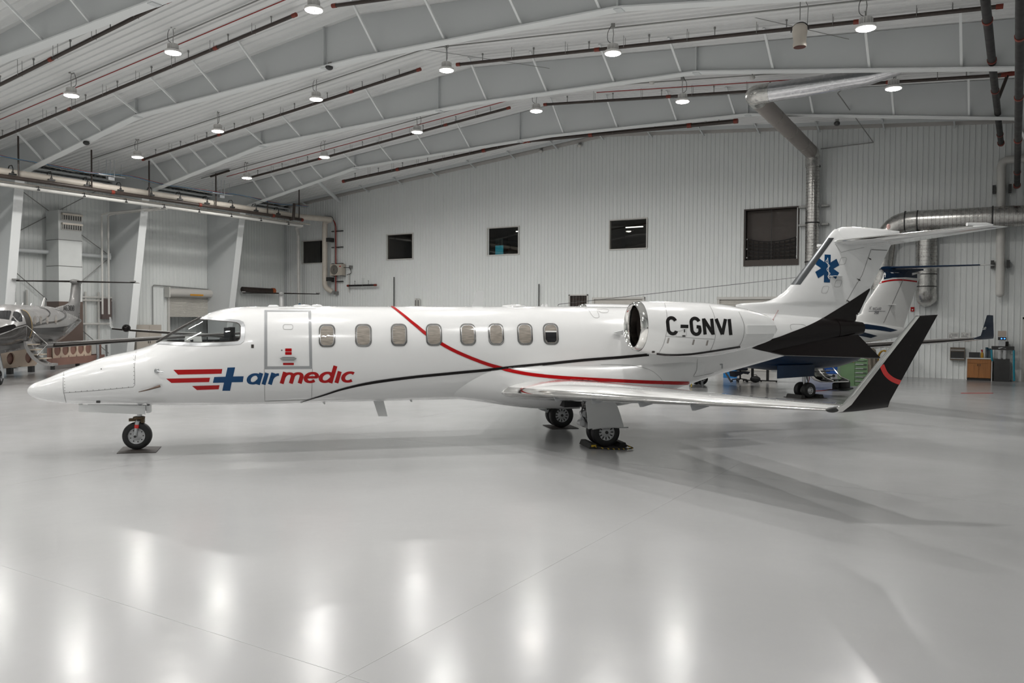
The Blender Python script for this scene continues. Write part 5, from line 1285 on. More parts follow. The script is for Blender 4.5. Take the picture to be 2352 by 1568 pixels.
def surf(sections, thick=.8):
    """sections: (lat, le, te, z) -> loft"""
    return [[P3(*p) for p in airfoil(le, te, z, l, thick)] for l, le, te, z in sections]

def single_turboprop(name, O, deg, label, mb_, mfin, ztail, sspan, dorsal=None):
    p = Plane(name, O, deg, label, 'aeroplane')
    T = [(0.15, 1.62), (.3, 1.85), (.8, 2.02), (1.9, 2.18), (2.3, 2.42), (2.8, 2.66), (3.3, 2.74), (7.5, 2.74), (9.5, 2.62), (11.5, 2.42), (13.4, 2.22)]
    B = [(0.15, 1.56), (.3, 1.28), (.8, 1.12), (2, 1.06), (4, 1.10), (7, 1.14), (8.5, 1.25), (10, 1.48), (12, 1.82), (13.4, 2.05)]
    W = [(0.15, .1), (.3, .32), (.8, .5), (2, .66), (3.2, .80), (7.5, .80), (9.5, .62), (11.5, .36), (13.4, .10)]
    fu = smooth_body((T, B, W), .15, 13.4, .12); p.part(fu, 'fuselage', mb_, solid=True)
    p.part(MB().lathe([(.004, -.45), (.09, -.34), (.17, -.15), (.20, 0), (.2, .05)], P3(.12, 0, 1.58), (1, 0, 0), 20), 'spinner', M_CHROME)
    for sg in (1, -1):
        rg = surf([(.5*sg, 5.0, 7.35, 1.22), (1.0*sg, 5.05, 7.3, 1.24), (7.4*sg, 5.75, 6.95, 1.68), (8.0*sg, 5.85, 6.85, 1.74)])
        w = p.part(MB().loft(rg), 'wing', mb_, ang=50, solid=True)
        p.part(le_strip(rg[1:], 3, .006), 'deicing_boot', M_BOOT, parent=w)
        wl = [[P3(*q) for q in airfoil(5.9, 6.85, 1.74, 8.0*sg, .6)], [P3(*q) for q in airfoil(6.15, 6.9, 1.86, 8.12*sg, .6)], [P3(*q) for q in airfoil(6.55, 7.0, 2.30, 8.22*sg, .5)]]
        p.part(MB().loft(wl), 'winglet', mfin, parent=w, ang=50)
        for ll in (3.1, 5.2): p.part(MB().loft([[P3(s, (ll+r*math.cos(a*math.pi/6))*sg, 1.22+(ll-1)*.07+r*math.sin(a*math.pi/6)) for a in range(12)] for s, r in ((6.2, .01), (6.5, .09), (7.1, .11), (7.7, .06), (7.95, .01))]), 'flap_fairing', M_GUN, parent=w)
        g = empty('main_gear', P3(6.55, 2.25*sg, 0)); g.parent = p.root
        wheel(p, (0, 0, .28), .28, .2, .14, 'main_wheel', 0, 1, parent=g)
        p.part(MB().tube([P3(-.30, 0, 1.25), P3(-.25, 0, .75), P3(-.02, -.14, .30)], [.06, .055, .045], 10), 'gear_leg', M_SATIN, parent=g)
        p.part(MB().prism([P3(-.10, .22, 1.22), P3(.24, .22, 1.22), P3(.20, .24, .36), P3(-.02, .24, .34)], P3(0, .02, 0)), 'gear_door', M_SILV, parent=g, smooth=False)
    ng = empty('nose_gear', P3(2.5, 0, 0)); ng.parent = p.root
    wheel(p, (0, 0, .23), .23, .16, .11, 'nose_wheel', 0, 1, parent=ng); p.part(MB().tube([P3(0, .0, 1.15), P3(0, .11, .5), P3(0, .11, .23)], .045, 8), 'gear_leg', M_SATIN, parent=ng)
    # fin
    lez = dorsal or [(2.30, 10.4), (2.48, 10.9), (2.72, 11.75), (2.95, 12.05), (ztail, 12.45)]; tez = [(2.1, 13.45), (ztail, 13.75)]
    fr = []
    for z in (2.2, 2.45, 2.6, 2.72, 2.84, 2.95, 3.2, ztail-.25, ztail-.02):
        le, te = lerp_tab(lez, z), lerp_tab(tez, z); c = te-le
        fr.append([P3(le+x*c, t*.16/.092, z) for x, t in AIR]+[P3(le+x*c, -t*.16/.092, z) for x, t in AIR[-2::-1]])
    f = p.part(MB().loft(fr), 'tail_fin', mfin, solid=True, ang=50)
    bl = [[P3(s, l, z) for l, z in section(ztail+.10*k, ztail-.12*k, ztail, .15*k, 2, 20)] for s, k in ((12.02, .05), (12.12, .6), (12.4, 1.05), (13.0, 1.0), (13.6, .6), (13.95, .08))]
    p.part(MB().loft(bl), 'bullet_fairing', mfin, solid=True, parent=f)
    for sg in (1, -1):
        rg = surf([(.05*sg, 12.35, 13.55, ztail), (sspan*.96*sg, 12.75, 13.45, ztail), (sspan*sg, 12.95, 13.45, ztail)], .6)
        s = p.part(MB().loft(rg), 'stabiliser', mfin, ang=50, parent=f)
        p.part(le_strip(rg[:2], 3, .008), 'stabiliser_boot', M_BOOT, parent=f)
        p.part(MB().box(P3(12.72, sspan*.93*sg, ztail+.06), (.35, .22, .06)), 'elevator_horn', M_SILV, parent=f, smooth=False)
    # propeller
    hub = empty('propeller', P3(.02, 0, 1.58)); hub.parent = p.root
    return p, hub
def blade(p, hub, ang, L=1.32, mt=None):
    d = Vector(P3(0, math.cos(R(ang)), math.sin(R(ang)))); t = Vector((0, 0, 0)); ax = Vector((1, 0, 0)); tn = ax.cross(d)
    rg = []
    for u, c, tw in ((.12, .10, 70), (.3, .20, 55), (.6, .22, 40), (.85, .20, 30), (.98, .13, 25), (1.0, .05, 25)):
        a = R(tw); e = ax*math.sin(a)+tn*math.cos(a); n = ax*math.cos(a)-tn*math.sin(a)
        rg.append([d*L*u+e*c*.5, d*L*u+n*.02, d*L*u-e*c*.5, d*L*u-n*.02])
    p.part(MB().loft(rg), 'propeller_blade', mt or M_BLKP, parent=hub)

A, ha = single_turboprop('single_engine_turboprop', (-8.293, -25.028, 0), 137.07, 'silver and charcoal single-engine aircraft with open airstair by left wall', M_SILV, M_SILV, 3.92, 2.6, [(2.35, 7.6), (2.66, 9.0), (2.86, 11.4), (2.98, 11.95), (3.92, 12.45)])
for a in (20, 92, 164, 236, 308): blade(A, ha, a)
# livery of the silver aircraft
A.decal([[(61, 786), (66, 757), (78, 753), (126, 752), (154, 748.5), (170, 740), (182, 729), (187, 722), (192, 722), (192, 800), (62, 808), (-30, 812), (-30, 780), (10, 766), (36, 755), (60, 748)]], 'dark_lower_paint', M_GUN, .006, 4, maxlen=3)
A.decal(stroke(catmull([(-20, 768), (0, 762), (30, 753), (62, 744)], 4), 2.2), 'nose_swoosh', M_GUN, .007, 6, maxlen=3)
for pts, w in (([(76.5, 746), (92, 739), (105, 732), (113, 724), (113.5, 717), (104, 709), (90, 705)], 2.6), ([(77, 748), (104, 742), (130, 738.5), (146, 731.5), (151, 725), (147, 717), (132, 709.5), (112, 705)], 4.0)):
    A.decal(stroke(catmull(pts, 5), w), 'side_swoosh', M_GUN, .007, 5, maxlen=3)
for pts, w in (([(150, 763), (168, 744), (184, 727)], 3.5),): A.decal(stroke(catmull(pts, 5), w), 'tail_swoosh', M_SILV, .008, 5)
A.decal(stroke(catmull([(176, 741), (182, 727), (186, 706), (189, 700)], 4), 3.6), 'fin_swoosh', M_GUN, .007, 5)
A.letters('N631DB', 146.0, 712.5, 11.5, .50, .11, (1, .04), .0, 'registration_letter', M_BLKP, .007)
A.decal([[(45.5, 711), (56, 711.5), (64, 718), (71, 730), (75.5, 744), (76, 758), (71, 772), (65, 783), (61, 783), (62, 765), (61.5, 748), (57, 730)]], 'door_opening_shade', mat('door_shade', (.014, .010, .007), .6), .006, 5, maxlen=3)  # dark decal on the skin, painted as shade inside the open doorway
A.decal(stroke(catmull([(52, 711.5), (62, 717), (69, 729), (72.5, 744), (72.5, 760), (67, 776)], 5), 1.3), 'door_seal', mat('door_gold', (.35, .24, .09), .4), .010, 5)
for x, y in ((80, 735.5), (93.5, 735), (108.5, 735), (128, 734)):
    A.decal([el(x, y, 3.1, 9.8, 0, 340, 14)], 'cabin_window', mat('shaded_window', (.22, .19, .165), .25, coat=1), .008, 4)
for poly in ([(-12, 713), (24, 713.5), (26, 716), (21, 734), (-12, 730)], [(29, 724), (31.5, 715), (40, 715.5), (47, 720), (51, 728), (51, 738), (44, 739), (35, 731)], [(26.5, 731), (30, 728), (38, 738.5), (25.5, 736)]):
    A.decal([poly], 'cockpit_window', mat('cockpit_window', (.018, .018, .020), .06, coat=1), .008, 5)
c0 = A.lat(100, 697, 0); A.part(MB().prism([P3(7.4, -.01, 2.70), P3(7.75, -.01, 2.70), P3(7.95, -.01, 3.08), P3(7.82, -.01, 3.08)], P3(0, .02, 0)), 'blade_antenna', M_PWHITE, smooth=False)
for s in (4.2, 5.0, 6.0): A.part(MB().prism([P3(s, -.01, 2.7), P3(s+.2, -.01, 2.7), P3(s+.14, -.01, 2.82)], P3(0, .02, 0)), 'roof_antenna', M_PWHITE, smooth=False)
# airstair door: curved shell hinged at the sill, steps and rails
oc = [onS(A, *q, 3.0) for q in ((61, 783), (63, 795), (69, 808), (79, 822), (92, 832), (108, 838), (127, 839.5))]
ic = [onS(A, *q, 3.0) for q in ((66, 784), (70, 796), (77, 808), (86, 819), (97, 828), (110, 834), (127, 835))]
ast = MB()
for k in range(len(oc)-1):
    o1, o2, i1, i2 = oc[k], oc[k+1], ic[k], ic[k+1]
    vs = [P3(2.66, o1[1], o1[2]), P3(2.66, o2[1], o2[2]), P3(2.66, i2[1], i2[2]), P3(2.66, i1[1], i1[2])]
    ast.prism(vs, (.68, 0, 0))
st_ = A.part(ast, 'airstair', M_SILV, label='curved fold-down airstair door')
for k in range(1, 5):
    a = ic[k]; A.part(MB().box(P3(3.0, a[1]+.10, a[2]+.08), (.52, .26, .03)), 'step', M_INTB, parent=st_, smooth=False)
for s in (2.70, 3.32):
    r = [onS(A, *q, s) for q in ((62, 748), (109, 790), (85, 816))]; A.part(MB().tube([P3(*q) for q in r], .016, 6), 'hand_rail', M_CHROME, parent=st_)
A.part(MB().tube([P3(*onS(A, *q, 3.32)) for q in ((61, 780), (79, 767), (72, 784))], .012, 6), 'stay_wire', M_CHROME, parent=st_)

B, hb = single_turboprop('single_engine_turboprop', (0, 0, 0), 138.5, 'white T-tailed single-engine aircraft parked behind the jet by end wall', M_PWHITE, M_PWHITE, 3.76, 2.28)
cY, sY = math.cos(YAW), math.sin(YAW); Tx, Td = -13.85, 48.0
tw = Vector((CAM[0]+Tx*cY-Td*sY, CAM[1]+Tx*sY+Td*cY, 0)); ob = tw-Vector((math.cos(R(138.5)), math.sin(R(138.5)), 0))*13.2
B.root.location = ob; B.O = ob; B.M = Matrix.Translation(ob) @ Matrix.Rotation(B.th, 4, 'Z'); B.Mi = B.M.inverted()
tp = onS(B, 694, 686, 0); ang0 = math.degrees(math.atan2(tp[2]-1.58, tp[1]))
for a in range(5): blade(B, hb, ang0+72*a, 1.5, mat('blue_blade', (.010, .07, .13), .3))
pod = onS(B, 290, 752.5, 5.6)
B.part(MB().sphere(P3(5.62, pod[1], pod[2]-.02), .19, 16, 12, (2.0, 1, 1)), 'radar_pod', M_BLKP)

# ------------------------------------------------------------------ twin turboprop at the right
th = R(55); gx, gy = 13.62, -12.01
KO = (gx-math.cos(th)*5.6-math.sin(th)*2.6, gy-math.sin(th)*5.6+math.cos(th)*2.6, 0)
Kp = Plane('twin_turboprop', KO, 55, 'white and navy twin turboprop with winglets parked behind the jet tail', 'aeroplane')
KT = [(0.0, 1.42), (.3, 1.62), (1.4, 1.88), (2.2, 2.15), (2.9, 2.56), (3.6, 2.68), (8.0, 2.62), (9.5, 2.46), (10.4, 2.36), (12.6, 2.12), (13.0, 2.06)]
KB = [(0.0, 1.36), (.3, 1.18), (1.4, 1.02), (3, .98), (8, 1.02), (9.4, 1.22), (10.7, 1.52), (12.5, 1.76), (13.0, 1.98)]
KW = [(0.0, .03), (.3, .28), (1.4, .52), (3, .70), (8, .71), (9.5, .58), (11, .38), (12.5, .17), (13.0, .05)]
Kp.part(smooth_body((KT, KB, KW), 0, 13.0, .13), 'fuselage', M_PWHITE, solid=True)
lez = [(2.0, 9.9), (2.45, 10.3), (2.60, 10.65), (2.9, Kp.lat(1985, 700, 0)[0]), (3.87, Kp.lat(2027, 639, 0)[0]), (4.12, Kp.lat(2030, 625, 0)[0])]
tez = [(2.0, Kp.lat(2073, 758, 0)[0]), (2.15, Kp.lat(2076, 749, 0)[0]), (4.1, Kp.lat(2115, 629, 0)[0])]
fr = []
for z in (2.05, 2.45, 2.6, 2.75, 2.9, 3.4, 3.87, 4.10):
    le, te = lerp_tab(lez, z), lerp_tab(tez, z); c = te-le
    fr.append([P3(le+x*c, t*.13/.092, z) for x, t in AIR]+[P3(le+x*c, -t*.13/.092, z) for x, t in AIR[-2::-1]])
kf = Kp.part(MB().loft(fr), 'tail_fin', M_PWHITE, solid=True, ang=50)
zt = Kp.lat(2057, 615, .1)[2]; b0 = Kp.lat(2023.5, 616, 0)[0]; b1 = Kp.lat(2121, 627, 0)[0]
Kp.part(MB().loft([[P3(b0+(b1-b0)*u, l, z) for l, z in section(zt+.07*k, zt-.20*k, zt-.05, .12*k, 2, 20)] for u, k in ((0, .05), (.04, .5), (.15, .95), (.5, 1.0), (.8, .7), (1.0, .08))]), 'bullet_fairing', M_NAVY, parent=kf, solid=True)
st1 = Kp.lat(2260, 608, 2.8); st2 = Kp.lat(2268, 611, 2.8)
for sg in (1, -1):
    rg = surf([(.05*sg, b0+.35, b1-.15, zt), (2.7*sg, st1[0]-.06, st1[0]+.62, st1[2]), (2.8*sg, st1[0]+.15, st1[0]+.60, st1[2])], .6)
    Kp.part(MB().loft(rg), 'stabiliser', M_PWHITE, ang=50, parent=kf); Kp.part(le_strip(rg[:2], 3, .008), 'stabiliser_boot', M_NAVY, parent=kf)
Kp.decal([[(2025, 617), (2124, 624), (2112, 639), (2080, 636.5), (2050, 637.5), (2024, 643)]], 'navy_fin_cap', M_NAVY, .006, 6)
Kp.decal(stroke(catmull([(2019, 650), (2035, 645.5), (2055, 642.8), (2080, 643.2), (2112, 647.5)], 4), 3.4), 'red_fin_band', M_REDP, .006, 5)
Kp.decal(text_polys('K', 1995.5, 712.5, 9.0, .85, .10, (1, 0), .22)+text_polys('INGAIR', 2003.5, 712.5, 6.6, .80, .12, (1, 0), .18)+stroke([(1995, 714.5), (2033, 714.5)], .9), 'model_lettering', mat('fin_grey', (.16, .16, .17), .5), .007, 5)
Kp.decal(text_polys('250', 2007, 720.5, 5.0, .95, .22, (1, 0), .25), 'model_number', MATS['fin_grey'], .007, 5)
Kp.decal(stroke([(2075, 640), (2055, 685), (2029, 742)], 1.0), 'rudder_hinge', M_LINE, .007, 6)
Kp.decal([[(1930, 742), (1990, 744), (2030, 750), (2062, 758), (2045, 762), (2010, 757), (1930, 752)], [(1930, 760), (1985, 763), (2015, 771), (2000, 776), (1970, 770), (1930, 768)]], 'navy_swoosh', M_NAVY, .006, 6)
Kp.part(MB().prism([P3(11.75, .08, 2.92), P3(12.15, .08, 2.92), P3(12.05, .28, 2.93)], (0, 0, .015)), 'fin_antenna', M_PWHITE, parent=kf, smooth=False)
# wings
wt = 8.2; w1 = Kp.lat(2236, 777.5, wt)
for sg in (1, -1):
    rg = surf([(.5*sg, 4.15, 6.9, 1.30), (2.6*sg, 4.3, 6.75, 1.42), (7.4*sg, w1[0]-.22, w1[0]+1.0, w1[2]-.08), (wt*sg, w1[0], w1[0]+.70, w1[2])])
    w = Kp.part(MB().loft(rg), 'wing', M_PWHITE, ang=50, solid=(sg == 1)); Kp.part(le_strip(rg[1:], 3, .006), 'deicing_boot', M_BOOT, parent=w)
    a = Kp.lat(2268, 724, wt+.22); b = Kp.lat(2280, 725, wt+.22)
    rg2 = [[P3(*q) for q in airfoil(w1[0], w1[0]+.70, w1[2], wt*sg, .6)], [P3(*q) for q in airfoil(w1[0]+.14, w1[0]+.60, w1[2]+.07, (wt+.08)*sg, .6)], [P3(*q) for q in airfoil(a[0]-.02, a[0]+.20, a[2], (wt+.22)*sg, .5)]]
    wl = Kp.part(MB().loft(rg2), 'winglet', M_NAVY, parent=w, ang=50, solid=(sg == 1))
    # nacelle
    ns = []
    for s, r, z in ((2.35, .22, 1.45), (2.5, .33, 1.43), (3.0, .42, 1.38), (4.2, .50, 1.32), (5.6, .48, 1.28), (6.8, .40, 1.27), (7.6, .24, 1.28), (8.05, .04, 1.30)):
        ns.append([P3(s, sg*2.6+r*.85*math.cos(2*math.pi*j/28), z+r*.92*math.sin(2*math.pi*j/28)) for j in range(28)])
    nc = Kp.part(MB().loft(ns), 'engine_nacelle', M_NAVY, solid=(sg == 1))
    Kp.part(MB().lathe([(.004, -.4), (.1, -.26), (.18, 0), (.18, .06)], P3(2.32, sg*2.6, 1.45), (1, 0, 0), 18), 'spinner', M_CHROME, parent=nc)
    hub = empty('propeller', P3(2.15, sg*2.6, 1.45)); hub.parent = Kp.root
    tpp = onS(Kp, 1674, 868, 2.15); a0 = math.degrees(math.atan2(tpp[2]-1.45, tpp[1]-2.6)) if sg == 1 else -50
    for k in range(4): blade(Kp, hub, a0+90*k, 1.18)
    # main gear: twin wheels
    g = empty('main_gear', P3(5.6, sg*2.6, 0)); g.parent = Kp.root
    for o in (.15, -.15): wheel(Kp, (0, o, .235), .235, .17, .125, 'main_wheel', 10 if o > 0 else 0, 1, parent=g)
    Kp.part(MB().tube([P3(-.06, 0, 1.0), P3(-.03, 0, .6), P3(0, 0, .25)], [.06, .055, .045], 10), 'oleo_strut', M_SATIN, parent=g)
    Kp.part(MB().tube(catmull([P3(.06, .05, .85), P3(.12, .06, .6), P3(.05, .06, .4)], 4), .012, 5), 'brake_hose', M_REDLINE, parent=g)
    Kp.part(MB().bar(P3(.05, 0, .7), P3(.14, 0, .5), .04, .04).bar(P3(.14, 0, .5), P3(.03, 0, .32), .04, .04), 'torque_link', M_SATIN, parent=g, smooth=False)
    d1_, d2_ = Kp.lat(1785, 841, 2.95), Kp.lat(1869, 863, 2.95)
    Kp.part(MB().prism([P3(d1_[0], sg*2.95, 1.02), P3(d2_[0], sg*2.95, 1.02), P3(d2_[0], sg*2.95, .68), P3(d1_[0], sg*2.95, .64)], P3(0, .03*sg, 0)), 'gear_door', M_NAVY, smooth=False)
Kp.decal(text_polys('250', 2251.5, 757.5, 5.6, .95, .24, (1, -.12), .35), 'winglet_number', M_PWHITE, .006, 5)
Kp.part(MB().loft([[P3(w1[0]-.35+u, 6.5+r*.5*math.cos(a*math.pi/6), w1[2]-.06+.12+r*math.sin(a*math.pi/6)) for a in range(12)] for u, r in ((0, .01), (.08, .10), (.5, .11), (.8, .02))]), 'wing_pod', M_NAVY)
# airstair of the twin: chrome-edged curved door hanging on the port side
oc = [onS(Kp, *q, 8.35) for q in ((1867, 841), (1874, 859), (1888, 872.5), (1902, 877), (1932, 877.5))]
ic = [onS(Kp, *q, 8.35) for q in ((1889.6, 836), (1897, 846), (1905, 856), (1914, 866), (1932, 873.5))]
ast = MB()
for k in range(4):
    for s0 in (8.0, 8.62): ast.prism([P3(s0, oc[k][1], oc[k][2]), P3(s0, oc[k+1][1], oc[k+1][2]), P3(s0, ic[k+1][1]*.25+oc[k+1][1]*.75, ic[k+1][2]*.25+oc[k+1][2]*.75), P3(s0, ic[k][1]*.25+oc[k][1]*.75, ic[k][2]*.25+oc[k][2]*.75)], (.07, 0, 0))
    ast.prism([P3(8.0, oc[k][1], oc[k][2]), P3(8.0, oc[k+1][1], oc[k+1][2]), P3(8.0, oc[k+1][1], oc[k+1][2]+.03), P3(8.0, oc[k][1], oc[k][2]+.03)], (.69, 0, 0))
sa = Kp.part(ast, 'airstair', M_CHROME, label='open airstair with polished edges', smooth=False)
for k in (1, 2, 3): Kp.part(MB().box(P3(8.35, (oc[k][1]+ic[k][1])/2, (oc[k][2]+ic[k][2])/2), (.6, .22, .03)), 'step', M_DARK, parent=sa, smooth=False)
for s0 in (8.0, 8.69): Kp.part(MB().tube([P3(s0, q[1], q[2]) for q in ic], .02, 6), 'hand_rail', M_CHROME, parent=sa)
MB().prism([Kp.M @ Vector(P3(5.6+a, 2.6+b, .001)) for a, b in ((-.45, -.4), (.5, -.4), (.5, .4), (-.45, .4))], (0, 0, .01)).build('wheel_mat', MATS['mat_rubber'], label='dark mat under the twin turboprop near main wheels', cat='mat')
for ds, lab in ((.36, 'behind'), (-.36, 'in front of')):
    ck = empty('wheel_chock', Kp.M @ Vector(P3(5.6+ds, 2.6, .011)), Kp.th, 'black chock %s the twin turboprop main wheels' % lab, 'chock')
    MB().prism([P3(x, -.3, z) for x, z in ((-.09, 0), (.09, 0), (.05, .10), (-.05, .10))], P3(0, .62, 0)).build('chock_block', M_CHOCK, ck)

# ================================================================== THINGS ON THE SHOP FLOOR
def at(px, py, rz=None): 
    p = onZ(px, py); return p
FACE = YAW                                                    # fronts turned squarely to the aisle
def unit(name, px, py, w, d, label, cat, rz=0.0):
    """empty at the middle of a thing's front floor line; local x right, y into depth"""
    return empty(name, onZ(px, py), rz, label, cat)
# wood base cabinet against the end wall
cb = empty('base_cabinet', (17.95, -.62, 0), 0, 'orange wood base cabinet with white worktop against end wall', 'cabinet')
WD = mat('orange_wood', (.36, .15, .045), .45, var=.12, scale=4, stretch=(6, 6, .6))
MB().box2((-.41, .0, .10), (.41, .55, .86)).build('carcass', WD, cb)
MB().box2((-.40, .05, 0), (.40, .55, .10)).build('toe_kick', M_DARK, cb)
for x0, x1 in ((-.40, -.006), (.006, .40)):
    d = MB().box2((x0, -.022, .11), (x1, .0, .68)).build('door', WD, cb); MB().box2((x1-.05 if x0 < 0 else x0+.02, -.035, .58), (x1-.03 if x0 < 0 else x0+.04, -.022, .66)).build('handle', M_DARK, d)
MB().box2((-.40, -.022, .69), (.40, 0, .84)).build('drawer', WD, cb)
MB().box2((-.45, -.05, .86), (.45, .57, .90)).build('worktop', M_PAPER, cb)
for sx in (-.44, .42): MB().box2((sx, -.02, 0), (sx+.03, .57, .86)).build('side_panel', M_PAPER, cb)
MB().box((17.78, -.40, 1.01), (.38, .25, .20)).build('black_box', M_DARK, label='black box standing at left on wood cabinet worktop', cat='box')
bt = empty('red_bottle', (18.04, -.42, .90), 0, 'red and yellow spray bottle on wood cabinet', 'bottle')
MB().lathe([(.05, 0), (.055, .02), (.055, .17), (.02, .23)], (0, 0, 0), (0, 0, 1), 14).build('bottle_body', mat('bottle_yellow', (.55, .30, .03), .4), bt, smooth=True)
MB().lathe([(.02, .22), (.025, .24), (.02, .32), (.005, .33)], (0, 0, 0), (0, 0, 1), 10).box((-.02, -.02, .30), (.05, .06, .03)).build('bottle_cap', M_REDP, bt)
for k, (x, h) in enumerate(((18.2, .34), (18.3, .30))):
    c = empty('dark_canister', (x, -.42, .90), 0, ('taller' if k == 0 else 'shorter')+' dark teal canister beside the spray bottle', 'canister')
    MB().lathe([(.05, 0), (.05, h), (.03, h+.02)], (0, 0, 0), (0, 0, 1), 14).build('canister_body', mat('canister_glass', (.05, .07, .09), .2, coat=1), c, smooth=True)
    MB().lathe([(.053, h), (.053, h+.07), (.04, h+.08)], (0, 0, 0), (0, 0, 1), 14).build('canister_lid', mat('teal_lid', (.01, .06, .09), .4), c, smooth=True)
# dispenser on a black stand with blue hoses
ds = empty('coolant_dispenser', (18.72, -.75, 0), 0, 'robot-like dispenser with two blue lights on a black stand', 'dispenser')
MB().box2((-.26, 0, 0), (.26, .5, .88)).build('stand', M_DARK, ds)
MB().box2((-.36, -.04, 1.24), (.40, .26, 1.38)).build('cross_shelf', M_DARK, ds)
MB().tube([(0, .02, 1.28), (.12, -.05, 1.305), (0, -.055, 1.33), (-.12, -.05, 1.305), (0, .02, 1.28)], .012, 6).build('shelf_emblem', M_SATIN, ds)
MB().box2((-.14, .08, .88), (-.05, .2, 1.24)).box2((.03, .08, .88), (.12, .2, 1.24)).build('post_pair', M_SATIN, ds)
MB().box2((-.12, .02, 1.38), (.10, .2, 1.62)).build('head_unit', M_SATIN, ds)
MB().box2((-.15, .0, 1.62), (.13, .2, 1.74)).build('light_bar', M_DARK, ds)
for x in (-.03, .07): MB().sphere((x, -.005, 1.68), .025, 10, 6).build('blue_light', mat('blue_led', (.02, .1, .6), .4, emit=(.05, .25, 1), estr=6), ds, smooth=True)
MB().box2((-.16, .05, 1.76), (.13, .06, 1.98)).build('paper_notice', mat('notice_paper', (.55, .47, .40), .7), ds)
HB = mat('cyan_hose', (.02, .26, .36), .4)
for x, z0 in ((-.36, .8), (.38, .05)): MB().tube(catmull([(x, .0, 1.24), (x+.01, -.03, 1.0), (x+.02, -.02, (1.0+z0)/2), (x+.04, 0, z0)], 5), .035, 8).build('blue_hose', HB, ds, smooth=True)
MB().box2((18.35, -.06, .02), (18.36, -.05, .03)) if False else None
# boxes on the end wall
wbx = empty('towel_dispenser', tuple(onY(2199, 827, -.12)), 0, 'bronze towel dispenser fixed to end wall left of cabinet', 'dispenser')
MB().box2((-.26, -.12, 0), (.26, .08, .52)).build('body', mat('bronze_box', (.16, .13, .10), .4, metal=.4), wbx); MB().box2((-.24, -.125, .08), (.24, -.12, .36)).build('door', M_DARK, wbx); MB().box2((-.24, -.13, .06), (.24, -.12, .09)).box2((-.24, -.13, .40), (.24, -.12, .43)).build('trim_strip', M_SATIN, wbx)
fa = empty('fire_alarm_box', onY(2096, 710, -.06), 0, 'small red fire alarm pull station on end wall', 'fire alarm')
MB().box((0, 0, 0), (.14, .07, .18)).build('box', M_REDP, fa); MB().box((0, -.04, -.02), (.05, .01, .05)).build('lever', M_PAPER, fa)
for k, px in enumerate((2190, 2218)):
    p = onY(px, 773, -.05); s = empty('notice_sheet', p, 0, ('left' if k == 0 else 'right')+' one of two white notice sheets on end wall above wing', 'notice'); s['label'] = ('wider white notice sheet on end wall, farther from wood cabinet' if k == 0 else 'narrower white notice sheet on end wall, nearer to wood cabinet')
    MB().box((0, 0, 0), (.36 if k == 0 else .33, .01, .34)).build('sheet', M_PAPER, s)
    dots = MB()
    for i in range(6):
        for j in range(7):
            if random.random() < .7: dots.box((-.13+i*.05, -.007, -.13+j*.04), (.03, .004, .018))
    dots.build('print_marks', M_DARK, s, kind='stuff')
sp = empty('wall_speaker', onY(2307, 791, -.2), 0, 'black wall bracket speaker beside dispenser on end wall', 'speaker')
MB().box((0, 0, 0), (.28, .2, .24)).build('case', M_DARK, sp); MB().box((-.18, .1, -.2), (.03, .04, .5)).build('bracket', M_DARK, sp)
MB().box(onY(2326, 810, -.05), (.10, .04, .12)).build('wall_switch', M_SATIN, label='small steel switch plate on end wall', cat='switch')
# tool chests
TG = mat('green_paint', (.17, .29, .15), .4, var=.05); TB = mat('blue_paint', (.010, .07, .30), .35, var=.05)
g0 = onZ(1962, 892); gc = empty('green_tool_trolley', g0, R(18), 'pale green tool trolley with drawers on its right side', 'tool trolley')
MB().box2((-.46, 0, .08), (.0, .6, 1.02)).build('body', TG, gc)
for k in range(6): MB().box2((.0, .03, .12+k*.145), (.035, .57, .25+k*.145)).build('drawer', TG, gc)
MB().box2((-.0, -.01, .08), (.42, .6, .12)).box2((.0, 0, .98), (.42, .6, 1.02)).box2((.40, 0, .1), (.42, .6, 1.0)).build('drawer_case', TG, gc)
for k in range(6): MB().box2((.02, -.03, .13+k*.145), (.40, .02, .245+k*.145)).build('front_drawer', TG, gc)
for k in range(6): MB().box2((.04, -.05, .225+k*.145), (.38, -.03, .24+k*.145)).build('drawer_pull', M_DARK, gc)
MB().box2((-.44, -.02, .90), (-.02, 0, .96)).build('tray_rail', mat('yellow_rail', (.5, .30, .03), .5), gc)
MB().box2((-.30, .1, 1.02), (.0, .4, 1.28)).build('green_case', mat('green_dark', (.07, .15, .10), .5), label='dark green case standing on the green tool trolley', cat='case').matrix_world = Matrix.Translation(g0) @ Matrix.Rotation(R(18), 4, 'Z')
b0 = onZ(1896, 866); bcst = empty('blue_tool_chest', b0, R(2), 'long blue tool chest with bright drawer pulls behind green trolley', 'tool chest')
MB().box2((-.95, .02, .14), (.95, .75, 1.38)).build('body', TB, bcst)
for k in range(7):
    for x0, x1 in ((-.94, -.02), (.02, .94)):
        d = MB().box2((x0, -.01, .17+k*.17), (x1, .02, .32+k*.17)).build('drawer', TB, bcst); MB().box2((x0+.01, -.03, .295+k*.17), (x1-.01, -.01, .315+k*.17)).build('drawer_pull', M_CHROME, d)
for x in (-.85, -.3, .3, .85): MB().lathe([(.06, -.02), (.06, .02)], (x, .12, .06), (0, 1, 0), 14).build('caster', M_BLACK, bcst)
for (px, py, lab, col_, w, h, d) in ((1980, 831, 'orange tool box resting on blue tool chest', (.60, .13, .02), .3, .2, .3),):
    p = onZ(1896, 866)+Vector((.85, .3, 1.38)); ob_ = empty('orange_box', p, 0, lab, 'box'); MB().box((0, 0, h/2), (w, d, h)).build('box_body', mat('orange_plastic', col_, .5), ob_); MB().tube([(-.08, 0, h), (-.07, 0, h+.05), (.07, 0, h+.05), (.08, 0, h)], .012, 6).build('handle', M_DARK, ob_)
